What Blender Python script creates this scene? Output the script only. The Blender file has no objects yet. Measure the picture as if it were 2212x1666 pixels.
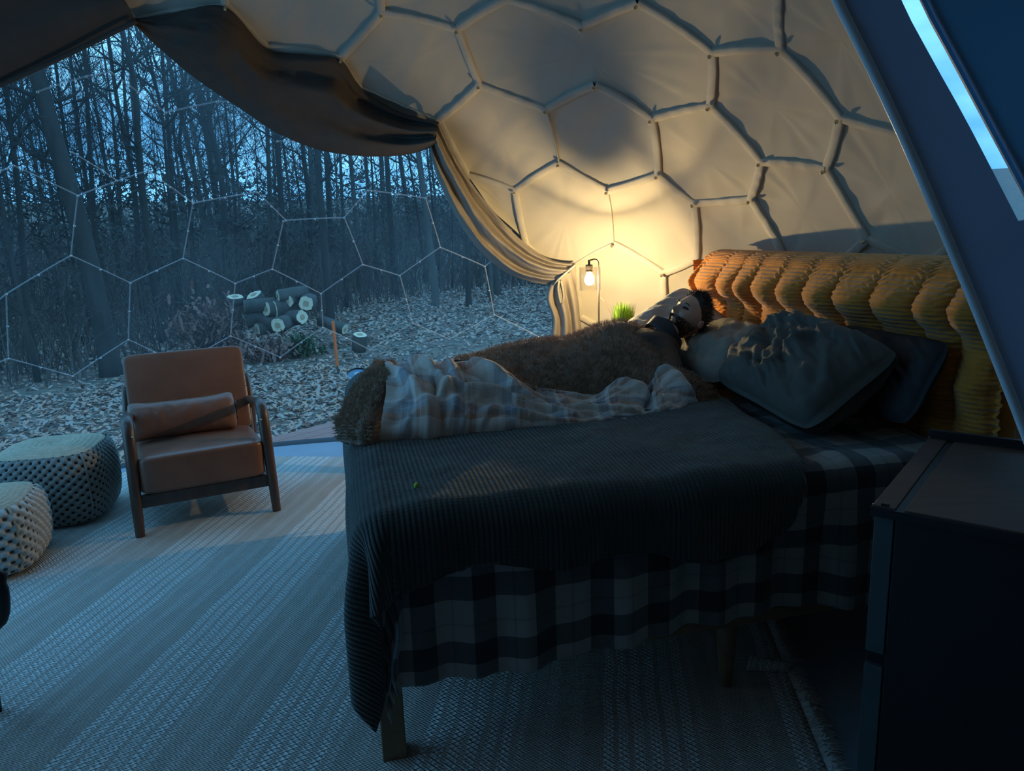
import bpy, bmesh, math, random
from mathutils import Vector, Matrix, noise
random.seed(7)
R_ = math.radians
SC = bpy.context.scene
COL = SC.collection
# ---------------------------------------------------------------- camera
FOC, PITCH, ROLL, EYE = 1580.0, R_(11.8), R_(2.0), 1.55
_fw = Vector((0, math.cos(PITCH), -math.sin(PITCH)))
_rt0 = Vector((1, 0, 0)); _up0 = _rt0.cross(_fw)
_rt = _rt0*math.cos(ROLL) - _up0*math.sin(ROLL)
_up = _up0*math.cos(ROLL) + _rt0*math.sin(ROLL)
EYEP = Vector((0, 0, EYE))
cam = bpy.data.objects.new('camera', bpy.data.cameras.new('camera'))
COL.objects.link(cam)
cam.data.sensor_width = 36.0
cam.data.lens = FOC/2212*36.0
cam.data.clip_start = 0.02; cam.data.clip_end = 500
cam.matrix_world = Matrix(((_rt.x, _up.x, -_fw.x, 0), (_rt.y, _up.y, -_fw.y, 0), (_rt.z, _up.z, -_fw.z, EYE), (0, 0, 0, 1)))
SC.camera = cam
# ---------------------------------------------------------------- world, exposure
SKY = 2.8
LAMP = 8600.0
SC.view_settings.view_transform = 'Standard'
SC.view_settings.look = 'None'
SC.view_settings.gamma = 1.0
SC.view_settings.use_curve_mapping = False
SC.view_settings.exposure = 0.0
W = bpy.data.worlds.new('dusk_sky'); SC.world = W; W.use_nodes = True
nt = W.node_tree; nt.nodes.clear()
def wn(t, **k):
    n = nt.nodes.new(t)
    for a, b in k.items(): setattr(n, a, b)
    return n
tc = wn('ShaderNodeTexCoord'); nz = wn('ShaderNodeTexNoise'); mp = wn('ShaderNodeMapping')
mp.inputs['Scale'].default_value = (3.0, 3.0, 7.0)
nz.inputs['Scale'].default_value = 1.6; nz.inputs['Detail'].default_value = 6; nz.inputs['Roughness'].default_value = .55
rp = wn('ShaderNodeValToRGB')
rp.color_ramp.elements[0].position = .36; rp.color_ramp.elements[0].color = (.065, .26, .52, 1)
rp.color_ramp.elements[1].position = .66; rp.color_ramp.elements[1].color = (.17, .49, .80, 1)
bg = wn('ShaderNodeBackground'); bg.inputs['Strength'].default_value = SKY
out = wn('ShaderNodeOutputWorld')
for a, b in ((tc.outputs['Generated'], mp.inputs[0]), (mp.outputs[0], nz.inputs['Vector']), (nz.outputs['Fac'], rp.inputs['Fac']), (rp.outputs['Color'], bg.inputs['Color']), (bg.outputs[0], out.inputs[0])): nt.links.new(a, b)

# ---------------------------------------------------------------- geometry helpers
def ray(px, py): return _rt*((px-1106)/FOC) - _up*((py-833)/FOC) + _fw
def atz(px, py, z):
    d = ray(px, py); return EYEP + d*((z-EYE)/d.z)
def aty(px, py, Y):
    d = ray(px, py); return EYEP + d*(Y/d.y)
def proj(p):
    v = Vector(p)-EYEP; f = v.dot(_fw)
    if f < .01: return None
    return 1106+FOC*v.dot(_rt)/f, 833-FOC*v.dot(_up)/f
DC, DR = Vector((-.95, 2.1, 0)), 3.5          # the dome: centre and inner radius
def sp(px, py, inset=0.0):
    d = ray(px, py); r = DR-inset; o = EYEP-DC
    a = d.dot(d); b = 2*o.dot(d); c = o.dot(o)-r*r
    return EYEP + d*((-b+math.sqrt(max(b*b-4*a*c, 0)))/(2*a))
BN, BU, BV = Vector((-.47, 1.87, 0)), Vector((.974, .225, 0)), Vector((-.225, .974, 0))   # bed: near foot corner, length, width
BL, BW, BT = 2.1, 1.95, .80
def B(a, b, z): return BN + BU*a + BV*b + Vector((0, 0, z))
def atb(px, py, b):
    d = ray(px, py); o = EYEP-BN
    return EYEP + d*((b-o.dot(BV))/d.dot(BV))
def cr(pts, n):                                # catmull-rom resample of a polyline to n points
    P = [Vector(p) for p in pts]; m = len(P)-1
    L = [0]
    for i in range(m): L.append(L[-1]+(P[i+1]-P[i]).length)
    outp = []
    for k in range(n):
        s = L[-1]*k/(n-1); i = 0
        while i < m-1 and s > L[i+1]: i += 1
        t = (s-L[i])/max(L[i+1]-L[i], 1e-9)
        p0, p1, p2, p3 = P[max(i-1, 0)], P[i], P[i+1], P[min(i+2, m)]
        outp.append(.5*((2*p1)+(p2-p0)*t+(2*p0-5*p1+4*p2-p3)*t*t+(3*p1-p0-3*p2+p3)*t*t*t))
    return outp
def lerpc(c, t):
    x = t*(len(c)-1); i = min(int(x), len(c)-2); return c[i].lerp(c[i+1], x-i)
def interp(tab, x):
    if x <= tab[0][0]: return tab[0][1]
    for (a, p), (b, q) in zip(tab, tab[1:]):
        if x <= b: return p+(q-p)*(x-a)/(b-a)
    return tab[-1][1]
def sm(e0, e1, x):
    t = max(0, min(1, (x-e0)/(e1-e0))); return t*t*(3-2*t)
def ns(x, y, z=0): return noise.noise(Vector((x, y, z)))
def fb(x, y, z=0, o=4): return noise.fractal(Vector((x, y, z)), 1.0, 2.0, o)

class MB:
    def __init__(s): s.v = []; s.f = []; s.uv = []; s.has_uv = False
    def add(s, v, f, uv=None):
        o = len(s.v); s.v += [tuple(p) for p in v]; s.f += [tuple(i+o for i in q) for q in f]
        if uv: s.has_uv = True; s.uv += uv
        else: s.uv += [(0, 0)]*len(v)
    def box(s, c, h, rot=None):
        c = Vector(c); pts = []
        for x in (-1, 1):
            for y in (-1, 1):
                for z in (-1, 1):
                    p = Vector((x*h[0], y*h[1], z*h[2]))
                    if rot: p = rot @ p
                    pts.append(c+p)
        s.add(pts, [(0, 1, 3, 2), (4, 6, 7, 5), (0, 4, 5, 1), (2, 3, 7, 6), (0, 2, 6, 4), (1, 5, 7, 3)])
    def tube(s, pts, rad, n=8, cap=True, flat=1.0, upv=None):
        pts = [Vector(p) for p in pts]; m = len(pts); V = []; F = []
        prev = None
        for i, p in enumerate(pts):
            t = (pts[min(i+1, m-1)]-pts[max(i-1, 0)]).normalized()
            if prev is None:
                a = upv if upv is not None else (Vector((0, 0, 1)) if abs(t.z) < .9 else Vector((1, 0, 0)))
            else: a = prev
            x = (a - t*a.dot(t))
            x = x.normalized() if x.length > 1e-6 else t.orthogonal().normalized()
            prev = x; y = t.cross(x); r = rad[i] if isinstance(rad, (list, tuple)) else rad
            for k in range(n):
                an = 2*math.pi*k/n; V.append(p + x*math.cos(an)*r*flat + y*math.sin(an)*r)
        for i in range(m-1):
            for k in range(n): F.append((i*n+k, i*n+(k+1) % n, (i+1)*n+(k+1) % n, (i+1)*n+k))
        if cap: F.append(tuple(range(n-1, -1, -1))); F.append(tuple((m-1)*n+k for k in range(n)))
        s.add(V, F)
    def lathe(s, c, prof, n=24, axis=None, ph=0, cap=True):
        c = Vector(c); V = []; F = []
        rot = axis.to_track_quat('Z', 'Y').to_matrix() if axis is not None else None
        for r, z in prof:
            for k in range(n):
                a = 2*math.pi*k/n+ph; p = Vector((r*math.cos(a), r*math.sin(a), z))
                V.append(c+(rot @ p if rot else p))
        for i in range(len(prof)-1):
            for k in range(n): F.append((i*n+k, i*n+(k+1) % n, (i+1)*n+(k+1) % n, (i+1)*n+k))
        if cap and prof[0][0] > 1e-5: F.append(tuple(range(n-1, -1, -1)))
        if cap and prof[-1][0] > 1e-5: F.append(tuple((len(prof)-1)*n+k for k in range(n)))
        s.add(V, F)
    def grid(s, nu, nv, fn, uvfn=None, wrap=False):
        V = []; U = []
        for j in range(nv):
            for i in range(nu):
                V.append(fn(i/(nu-1) if not wrap else i/nu, j/(nv-1)))
                if uvfn: U.append(uvfn(i/(nu-1), j/(nv-1)))
        F = []
        for j in range(nv-1):
            for i in range(nu if wrap else nu-1):
                i2 = (i+1) % nu; F.append((j*nu+i, j*nu+i2, (j+1)*nu+i2, (j+1)*nu+i))
        s.add(V, F, U or None)
    def build(s, name, mat, parent=None, smooth=True, bevel=0, sub=0, solid=0, loc=None):
        me = bpy.data.meshes.new(name); me.from_pydata(s.v, [], s.f)
        if s.has_uv:
            l = me.uv_layers.new(name='UVMap'); vi = [0]*len(me.loops); me.loops.foreach_get('vertex_index', vi)
            fl = []
            for i in vi: fl += s.uv[i]
            l.data.foreach_set('uv', fl)
        me.polygons.foreach_set('use_smooth', [smooth]*len(me.polygons))
        me.materials.append(mat); me.update()
        o = bpy.data.objects.new(name, me); COL.objects.link(o)
        if parent is not None: o.parent = parent; o.matrix_parent_inverse = parent.matrix_basis.inverted()
        if solid: m = o.modifiers.new('solid', 'SOLIDIFY'); m.thickness = abs(solid); m.offset = 1 if solid > 0 else -1
        if bevel: m = o.modifiers.new('bevel', 'BEVEL'); m.width = bevel; m.segments = 2; m.limit_method = 'ANGLE'
        if sub: m = o.modifiers.new('sub', 'SUBSURF'); m.levels = sub; m.render_levels = sub
        return o
def tag(o, label=None, cat=None, group=None, kind=None):
    for k, v in (('label', label), ('category', cat), ('group', group), ('kind', kind)):
        if v: o[k] = v
    return o
def empty(name, loc=(0, 0, 0), label=None, cat=None, group=None, kind=None):
    o = bpy.data.objects.new(name, None); o.location = loc; o.empty_display_size = .1; COL.objects.link(o)
    return tag(o, label, cat, group, kind)

# ---------------------------------------------------------------- material helpers
def mat(name, col, rough=.7, metal=0.0, col2=None, nscale=8, bump=0.0, bscale=60, coat=0, sheen=0, spec=.5, coord='Object', stretch=None, detail=4):
    m = bpy.data.materials.new(name); m.use_nodes = True; t = m.node_tree; b = t.nodes['Principled BSDF']
    b.inputs['Roughness'].default_value = rough; b.inputs['Metallic'].default_value = metal
    b.inputs['Specular IOR Level'].default_value = spec
    if coat: b.inputs['Coat Weight'].default_value = coat
    if sheen: b.inputs['Sheen Weight'].default_value = sheen
    c = t.nodes.new('ShaderNodeTexCoord'); mpn = t.nodes.new('ShaderNodeMapping')
    t.links.new(c.outputs[coord], mpn.inputs[0])
    if stretch: mpn.inputs['Scale'].default_value = stretch
    n = t.nodes.new('ShaderNodeTexNoise'); n.inputs['Scale'].default_value = nscale; n.inputs['Detail'].default_value = detail
    t.links.new(mpn.outputs[0], n.inputs['Vector'])
    r = t.nodes.new('ShaderNodeValToRGB'); r.color_ramp.elements[0].position = .3; r.color_ramp.elements[1].position = .7
    c2 = col2 or tuple(x*.82 for x in col)
    r.color_ramp.elements[0].color = (*c2, 1); r.color_ramp.elements[1].color = (*col, 1)
    t.links.new(n.outputs['Fac'], r.inputs['Fac']); t.links.new(r.outputs['Color'], b.inputs['Base Color'])
    if bump:
        n2 = t.nodes.new('ShaderNodeTexNoise'); n2.inputs['Scale'].default_value = bscale; n2.inputs['Detail'].default_value = 3
        t.links.new(mpn.outputs[0], n2.inputs['Vector'])
        bp = t.nodes.new('ShaderNodeBump'); bp.inputs['Strength'].default_value = bump; bp.inputs['Distance'].default_value = .01
        t.links.new(n2.outputs['Fac'], bp.inputs['Height']); t.links.new(bp.outputs[0], b.inputs['Normal'])
    return m
class NG:                                       # small expression helper over a material's node tree
    def __init__(s, name, rough=.85, sheen=0):
        s.m = bpy.data.materials.new(name); s.m.use_nodes = True; s.t = s.m.node_tree
        s.b = s.t.nodes['Principled BSDF']; s.b.inputs['Roughness'].default_value = rough
        s.b.inputs['Specular IOR Level'].default_value = .3
        if sheen: s.b.inputs['Sheen Weight'].default_value = sheen
        c = s.t.nodes.new('ShaderNodeTexCoord'); s.uvout = c.outputs['UV']; s.obj = c.outputs['Object']
        x = s.t.nodes.new('ShaderNodeSeparateXYZ'); s.t.links.new(s.uvout, x.inputs[0]); s.u, s.v = x.outputs[0], x.outputs[1]
    def mth(s, op, a, b=None, c=None):
        n = s.t.nodes.new('ShaderNodeMath'); n.operation = op
        for i, q in enumerate((a, b, c)):
            if q is None: continue
            if isinstance(q, (int, float)): n.inputs[i].default_value = q
            else: s.t.links.new(q, n.inputs[i])
        return n.outputs[0]
    def ramp(s, fac, stops, const=True):
        n = s.t.nodes.new('ShaderNodeValToRGB'); e = n.color_ramp.elements
        n.color_ramp.interpolation = 'CONSTANT' if const else 'LINEAR'
        while len(e) < len(stops): e.new(.5)
        for el, (p, c) in zip(e, stops):
            el.position = p; el.color = (c, c, c, 1) if isinstance(c, (int, float)) else (*c, 1)
        s.t.links.new(fac, n.inputs['Fac']); return n.outputs['Color']
    def mix(s, fac, a, b, mode='MIX'):
        n = s.t.nodes.new('ShaderNodeMix'); n.data_type = 'RGBA'; n.blend_type = mode
        for i, q in ((0, fac), (6, a), (7, b)):
            if isinstance(q, (int, float)): n.inputs[i].default_value = q
            elif isinstance(q, tuple): n.inputs[i].default_value = (*q, 1)
            else: s.t.links.new(q, n.inputs[i])
        return n.outputs[2]
    def noise(s, scale, detail=3, vec=None, stretch=None):
        n = s.t.nodes.new('ShaderNodeTexNoise'); n.inputs['Scale'].default_value = scale; n.inputs['Detail'].default_value = detail
        v = vec or s.obj
        if stretch:
            q = s.t.nodes.new('ShaderNodeMapping'); q.inputs['Scale'].default_value = stretch; s.t.links.new(v, q.inputs[0]); v = q.outputs[0]
        s.t.links.new(v, n.inputs['Vector']); return n.outputs['Fac']
    def fract(s, x, period, off=0.0): return s.mth('FRACT', s.mth('MULTIPLY_ADD', x, 1/period, off))
    def sin(s, x, period, ph=0.0): return s.mth('SINE', s.mth('MULTIPLY_ADD', x, 2*math.pi/period, ph))
    def bump(s, h, strength=.5, dist=.01):
        n = s.t.nodes.new('ShaderNodeBump'); n.inputs['Strength'].default_value = strength; n.inputs['Distance'].default_value = dist
        s.t.links.new(h, n.inputs['Height']); s.t.links.new(n.outputs[0], s.b.inputs['Normal'])
    def color(s, c): s.t.links.new(c, s.b.inputs['Base Color'])

M = {}
M['liner'] = mat('liner_fabric', (.46, .425, .36), .85, bump=.12, bscale=9, nscale=3, col2=(.42, .39, .33))
M['strip'] = mat('liner_strip_fabric', (.50, .465, .40), .8, bump=.15, bscale=70)
M['shell'] = mat('tent_cover', (.30, .28, .24), .8)
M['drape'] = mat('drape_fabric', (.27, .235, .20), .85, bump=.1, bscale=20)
M['shadedrape'] = mat('shaded_drape_fabric', (.070, .056, .047), .85, bump=.1, bscale=20)  # same cloth as the drape, its shade painted in as a darker colour
M['metal'] = mat('brass_snap', (.75, .62, .42), .3, 1.0)
M['steel'] = mat('steel', (.6, .6, .6), .35, 1.0)
M['darkmetal'] = mat('dark_lamp_metal', (.16, .13, .10), .4, .7)
M['black'] = mat('black_plastic', (.012, .012, .014), .45)
M['wood'] = mat('dark_walnut', (.11, .055, .035), .4, stretch=(1, 1, .2), nscale=30, coat=.3, col2=(.06, .03, .02))
M['bedwood'] = mat('oak_bed', (.30, .19, .11), .5, nscale=24, stretch=(.3, 1, 1), col2=(.2, .12, .07))
M['leather'] = mat('tan_leather', (.245, .11, .072), .30, nscale=5, col2=(.185, .082, .052), bump=.06, bscale=160)
M['floor'] = mat('vinyl_floor', (.27, .34, .42), .55, nscale=3)
M['bark'] = mat('bark', (.045, .037, .031), .95, nscale=7, col2=(.022, .018, .016), bump=.8, bscale=16, stretch=(1, 1, .25))
M['bark2'] = mat('pale_bark', (.095, .082, .07), .95, nscale=5, col2=(.06, .053, .047), bump=.6, bscale=16, stretch=(1, 1, .3))
M['twig'] = mat('twigs', (.032, .028, .026), .95)
M['cut'] = mat('cut_wood', (.80, .66, .46), .8, nscale=20, col2=(.66, .5, .33))
M['heart'] = mat('heartwood', (.5, .33, .2), .8)
M['ground'] = mat('forest_floor', (.24, .155, .11), .95, nscale=2.5, col2=(.09, .085, .07), bump=1.0, bscale=9, detail=8)
M['leafa'] = mat('dry_leaf_tan', (.52, .30, .21), .8)
M['leafb'] = mat('dry_leaf_grey', (.42, .31, .26), .8)
M['leafc'] = mat('dry_leaf_brown', (.24, .10, .065), .8)
M['brush'] = mat('undergrowth', (.11, .078, .065), .9, nscale=1, col2=(.06, .045, .04))
M['redleaf'] = mat('russet_leaves', (.22, .10, .075), .85)
M['deck'] = mat('red_deck', (.42, .20, .16), .7, nscale=12, stretch=(.4, 3, 1), col2=(.34, .16, .13))
M['orange'] = mat('orange_paint', (.9, .16, .03), .6)
M['skin'] = mat('skin', (.62, .36, .26), .6, nscale=20, col2=(.55, .31, .22))
M['hair'] = mat('dark_hair', (.035, .026, .02), .6)
M['jacket'] = mat('black_jacket', (.035, .035, .038), .6, bump=.5, bscale=14, nscale=6)
M['pillow'] = mat('pillow_linen', (.40, .385, .34), .8, bump=.15, bscale=30)
M['fpillow'] = mat('flat_pillow_cotton', (.24, .22, .19), .8, bump=.15, bscale=30)
M['dpillow'] = mat('dark_pillow', (.10, .088, .075), .8, bump=.2, bscale=30)
M['fur'] = mat('brown_fur', (.28, .18, .125), .95, nscale=14, col2=(.18, .115, .08), sheen=.4)
M['furtip'] = mat('fur_strands', (.56, .38, .27), .8, nscale=25, col2=(.30, .20, .14))
M['grass'] = mat('artificial_grass', (.30, .46, .035), .5, nscale=60, col2=(.10, .24, .02))
M['pot'] = mat('grey_pot', (.3, .3, .3), .6)
M['white'] = mat('white_plastic', (.75, .75, .73), .5)
M['bluepanel'] = mat('painted_panel', (.40, .50, .72), .5, nscale=2)
M['bluetrim'] = mat('panel_trim', (.8, .9, 1.0), .25)
M['doorblue'] = mat('blue_door', (.16, .46, .78), .45, nscale=2)
M['counter'] = mat('counter_wood', (.085, .045, .03), .6, nscale=14, stretch=(.3, 3, 1), col2=(.06, .03, .02))
M['cabpanel'] = mat('cabinet_stile', (.05, .065, .07), .6)
M['cabdark'] = mat('cabinet_black', (.008, .008, .010), .5)
M['lime'] = mat('lime_yellow', (.55, .85, .08), .7)
M['rope'] = mat('pouf_top_jute', (.52, .42, .30), .95, nscale=40, col2=(.40, .32, .23), bump=.5, bscale=60)

def vinyl():
    m = bpy.data.materials.new('clear_vinyl'); m.use_nodes = True; t = m.node_tree; t.nodes.clear()
    o = t.nodes.new('ShaderNodeOutputMaterial'); tr = t.nodes.new('ShaderNodeBsdfTransparent'); tr.inputs[0].default_value = (.95, .97, 1, 1)
    gl = t.nodes.new('ShaderNodeBsdfGlossy'); gl.inputs['Roughness'].default_value = .08
    tl = t.nodes.new('ShaderNodeBsdfTranslucent'); tl.inputs[0].default_value = (.8, .85, .9, 1)
    a = t.nodes.new('ShaderNodeMixShader'); b = t.nodes.new('ShaderNodeMixShader')
    c = t.nodes.new('ShaderNodeTexCoord'); n = t.nodes.new('ShaderNodeTexNoise'); n.inputs['Scale'].default_value = .8; n.inputs['Detail'].default_value = 5
    r = t.nodes.new('ShaderNodeMapRange'); r.inputs[1].default_value = .35; r.inputs[2].default_value = .7; r.inputs[3].default_value = .015; r.inputs[4].default_value = .07
    t.links.new(c.outputs['Object'], n.inputs['Vector']); t.links.new(n.outputs['Fac'], r.inputs[0])
    t.links.new(r.outputs[0], a.inputs[0]); t.links.new(tr.outputs[0], a.inputs[1]); t.links.new(tl.outputs[0], a.inputs[2])
    b.inputs[0].default_value = .03; t.links.new(a.outputs[0], b.inputs[1]); t.links.new(gl.outputs[0], b.inputs[2])
    t.links.new(b.outputs[0], o.inputs[0]); return m
M['vinyl'] = vinyl()
def glass(name, g=.12):
    m = bpy.data.materials.new(name); m.use_nodes = True; t = m.node_tree; t.nodes.clear()
    o = t.nodes.new('ShaderNodeOutputMaterial'); tr = t.nodes.new('ShaderNodeBsdfTransparent')
    gl = t.nodes.new('ShaderNodeBsdfGlossy'); gl.inputs['Roughness'].default_value = .03
    f = t.nodes.new('ShaderNodeLayerWeight'); f.inputs[0].default_value = .12
    a = t.nodes.new('ShaderNodeMixShader'); t.links.new(f.outputs['Facing'], a.inputs[0])
    t.links.new(tr.outputs[0], a.inputs[1]); t.links.new(gl.outputs[0], a.inputs[2]); tr.inputs[0].default_value = (.985, .98, .97, 1)
    t.links.new(a.outputs[0], o.inputs[0]); return m
M['glass'] = glass('lamp_glass')
def seam():
    m = bpy.data.materials.new('welded_seam'); m.use_nodes = True; b = m.node_tree.nodes['Principled BSDF']
    b.inputs['Base Color'].default_value = (.75, .8, .85, 1); b.inputs['Roughness'].default_value = .25; b.inputs['Alpha'].default_value = .34
    return m
M['seam'] = seam()
def emit(name, col, s):
    m = bpy.data.materials.new(name); m.use_nodes = True; t = m.node_tree; t.nodes.clear()
    o = t.nodes.new('ShaderNodeOutputMaterial'); e = t.nodes.new('ShaderNodeEmission'); e.inputs[0].default_value = (*col, 1); e.inputs[1].default_value = s
    t.links.new(e.outputs[0], o.inputs[0]); return m
M['bulb'] = emit('lit_bulb', (1.0, .735, .35), LAMP)
M['led'] = emit('green_led', (.1, 1.0, .55), 1.6)
M['ledw'] = emit('pale_led', (.5, .9, 1.0), 1.2)
def bulbglass():
    m = emit('glowing_bulb_glass', (1.0, .78, .45), 14.0); t = m.node_tree; tr = t.nodes.new('ShaderNodeBsdfTransparent'); a = t.nodes.new('ShaderNodeAddShader')
    e = [n for n in t.nodes if n.type == 'EMISSION'][0]; o = [n for n in t.nodes if n.type == 'OUTPUT_MATERIAL'][0]
    t.links.new(e.outputs[0], a.inputs[0]); t.links.new(tr.outputs[0], a.inputs[1]); t.links.new(a.outputs[0], o.inputs[0]); return m
M['bulbglass'] = bulbglass()
# ribbed coverlet
g = NG('ribbed_coverlet', .9, .3)
rib = g.mth('ABSOLUTE', g.sin(g.u, .030)); rib2 = g.sin(g.v, .012)
wob = g.noise(6, 3, g.uvout)
g.bump(g.mth('ADD', g.mth('MULTIPLY', rib, .8), g.mth('ADD', g.mth('MULTIPLY', rib2, .05), g.mth('MULTIPLY', wob, 2.2))), .9, .006)
g.color(g.mix(rib, (.026, .033, .032), (.048, .057, .053))); M['coverlet'] = g.m
# grey plaid sheet
g = NG('plaid_flannel_sheet', .9, .2)
def plaidmask(x, p, off): return g.ramp(g.fract(x, p, off), [(0, 0.0), (.38, 1.0), (.66, .72), (.70, 1.0)])
pu = plaidmask(g.u, .18, .1); pv = plaidmask(g.v, .18, .35)
g.color(g.mix(pu, g.mix(pv, (.030, .034, .040), (.11, .115, .12)), g.mix(pv, (.11, .115, .12), (.33, .32, .30))))
g.bump(g.noise(14, 4, g.uvout), .35, .02); M['sheet'] = g.m
# tan/blue flannel throw
g = NG('plaid_throw', .9, .3)
s1 = g.ramp(g.fract(g.u, .26), [(0, (.56, .42, .34)), (.25, (.66, .62, .58)), (.36, (.28, .31, .37)), (.58, (.74, .70, .66)), (.66, (.46, .24, .16)), (.82, (.62, .50, .42))])
s2 = g.ramp(g.fract(g.v, .22, .3), [(0, (.58, .47, .39)), (.3, (.70, .68, .66)), (.42, (.30, .33, .38)), (.62, (.46, .26, .18)), (.76, (.66, .58, .52))])
thin = g.mth('MAXIMUM', g.mth('GREATER_THAN', g.fract(g.u, .065), .93), g.mth('GREATER_THAN', g.fract(g.v, .055), .93))
g.color(g.mix(g.mth('MULTIPLY', thin, .35), g.mix(.5, s1, s2), (.66, .68, .70)))
g.bump(g.noise(20, 4, g.uvout), .3, .01); M['throw'] = g.m
# mustard headboard cover: horizontal corrugation
g = NG('mustard_cover', .85, .3)
g.color(g.mix(g.noise(18, 4), (.48, .165, .018), (.70, .26, .036)))
g.bump(g.mth('ADD', g.sin(g.v, .0165), g.mth('MULTIPLY', g.noise(40, 3), 1.2)), .8, .004); M['mustard'] = g.m
# striped jute rug, u across, v along (metres)
g = NG('striped_rug', .95)
wobu = g.mth('MULTIPLY_ADD', g.noise(3.5, 2, g.uvout), .03, g.u)
ba = g.fract(wobu, .56)
light = g.ramp(ba, [(0, 1.), (.05, .15), (.075, .9), (.13, .1), (.16, 1.), (.215, .3), (.25, 1.), (.31, .1), (.34, .8), (.40, .2), (.43, 1.), (.49, .2), (.52, .5), (.56, .1), (.66, .35), (.72, .1), (.82, .3), (.88, .05)])
st = g.noise(30, 4, g.uvout, (1, .18, 1)); knot = g.mth('MULTIPLY', g.sin(g.v, .022), g.sin(wobu, .0245))
weav = g.mth('MULTIPLY', g.sin(g.v, .0115), g.sin(g.u, .016))
base = g.mix(light, g.mix(st, (.42, .37, .33), (.62, .56, .50)), g.mix(st, (.72, .72, .70), (.88, .88, .86)))
pit = g.mth('MULTIPLY', g.mth('GREATER_THAN', knot, .55), light)
g.color(g.mix(g.mth('MULTIPLY', pit, .6), g.mix(g.mth('MULTIPLY_ADD', weav, .30, .12), base, (.17, .16, .15)), (.12, .12, .12)))
g.bump(g.mth('ADD', g.mth('MULTIPLY', weav, .6), g.mth('SUBTRACT', g.mth('MULTIPLY', light, .8), g.mth('MULTIPLY', knot, g.mth('MULTIPLY', light, .9)))), .8, .006); M['rug'] = g.m
def pouf_mat(name, hole, a, b, thr, per):
    g = NG(name, .95); k = g.mth('MULTIPLY', g.sin(g.u, per), g.sin(g.v, per))
    g.color(g.mix(g.mth('GREATER_THAN', k, thr), g.mix(g.noise(60, 3), a, b), hole)); return g.m
M['poufdark'] = pouf_mat('grey_weave', (.012, .014, .018), (.20, .21, .20), (.30, .30, .28), .55, .046)
M['pouflight'] = pouf_mat('cream_weave', (.07, .075, .07), (.42, .42, .40), (.58, .57, .54), .55, .054)

# ================================================================ SETTING
def ground_z(x, y):
    r = math.hypot(x+.95, y-2.1)
    z = -.45 + .05*ns(x*.4, y*.4) + .02*ns(x*2, y*2)
    z += max(0, r-11)*.012 + max(0, r-26)*.085
    return z
def struct(o): o['kind'] = 'structure'; return o
# ground: polar patch in front of the dome
mb = MB()
def gf(u, v):
    az = R_(-100+150*u); r = 1.0+v**2.2*95; x = -.95+r*math.sin(az); y = 2.1+r*math.cos(az)
    return (x, y, ground_z(x, y) if r > 3.2 else -.45)
mb.grid(170, 130, gf); ground = struct(mb.build('ground', M['ground']))
# floor disc
mb = MB(); mb.lathe((DC.x, DC.y, 0), [(0.001, -.40), (3.44, -.40), (3.47, -.05), (3.44, 0), (.001, 0)], 96)
floor = struct(mb.build('floor', M['floor'], smooth=False))
# ring of black skirting where the dome meets the floor
mb = MB(); mb.lathe((DC.x, DC.y, 0), [(3.44, -.02), (3.53, -.02), (3.54, .01), (3.50, .022), (3.46, .015), (3.44, .0)], 128, cap=False)
skirt = struct(mb.build('baseboard_dome', mat('dark_skirt', (.03, .04, .055), .6)))

# dome shell, window and slit masks
WIN = [(-500, 190), (-150, 215), (0, 160), (150, 100), (293, 40), (370, 95), (470, 180), (560, 235), (680, 280), (900, 290), (955, 330), (1000, 430), (1080, 520), (1180, 575), (1225, 620), (1215, 800), (1100, 1200), (-500, 1600)]
SLIT = [(1850, -90), (2000, 240), (2100, 478), (2150, 600), (2330, 600), (2200, 240), (2080, -90)]
def inside(p, poly):
    c = False; x, y = p; j = len(poly)-1
    for i in range(len(poly)):
        xi, yi = poly[i]; xj, yj = poly[j]
        if (yi > y) != (yj > y) and x < (xj-xi)*(y-yi)/(yj-yi)+xi: c = not c
        j = i
    return c
def open_at(p):
    q = proj(p)
    if q is not None and -700 < q[0] < 3200 and -1200 < q[1] < 2600 and (p-EYEP).normalized().dot(_fw) > .3:
        if inside(q, WIN) or inside(q, SLIT): return True
        if q[0] < -160: return True
        return False
    azc = math.degrees(math.atan2(p.x-DC.x, p.y-DC.y))
    return -118 < azc < -15 and p.z < 3.0
def dome_pt(el, az, r=DR): return DC + Vector((r*math.cos(el)*math.sin(az), r*math.cos(el)*math.cos(az), r*math.sin(el)))
mbs, mbv = MB(), MB()
NA, NE = 300, 76
for i in range(NA):
    a0, a1 = 2*math.pi*i/NA, 2*math.pi*(i+1)/NA
    for j in range(NE):
        e0, e1 = math.pi/2*j/NE, math.pi/2*(j+1)/NE
        c = dome_pt((e0+e1)/2, (a0+a1)/2)
        r = DR+.10
        q = [dome_pt(e0, a0, r), dome_pt(e0, a1, r), dome_pt(e1, a1, r), dome_pt(e1, a0, r)]
        (mbv if open_at(c) else mbs).add(q, [(0, 1, 2, 3)])
def weld(o, d=.0005):
    bm = bmesh.new(); bm.from_mesh(o.data); bmesh.ops.remove_doubles(bm, verts=bm.verts, dist=d); bm.to_mesh(o.data); bm.free(); return o
wall = struct(weld(mbs.build('wall_back', M['shell'], solid=.02)))
win = struct(empty('window_1'))
pane = weld(mbv.build('pane', M['vinyl'], win))

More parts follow.
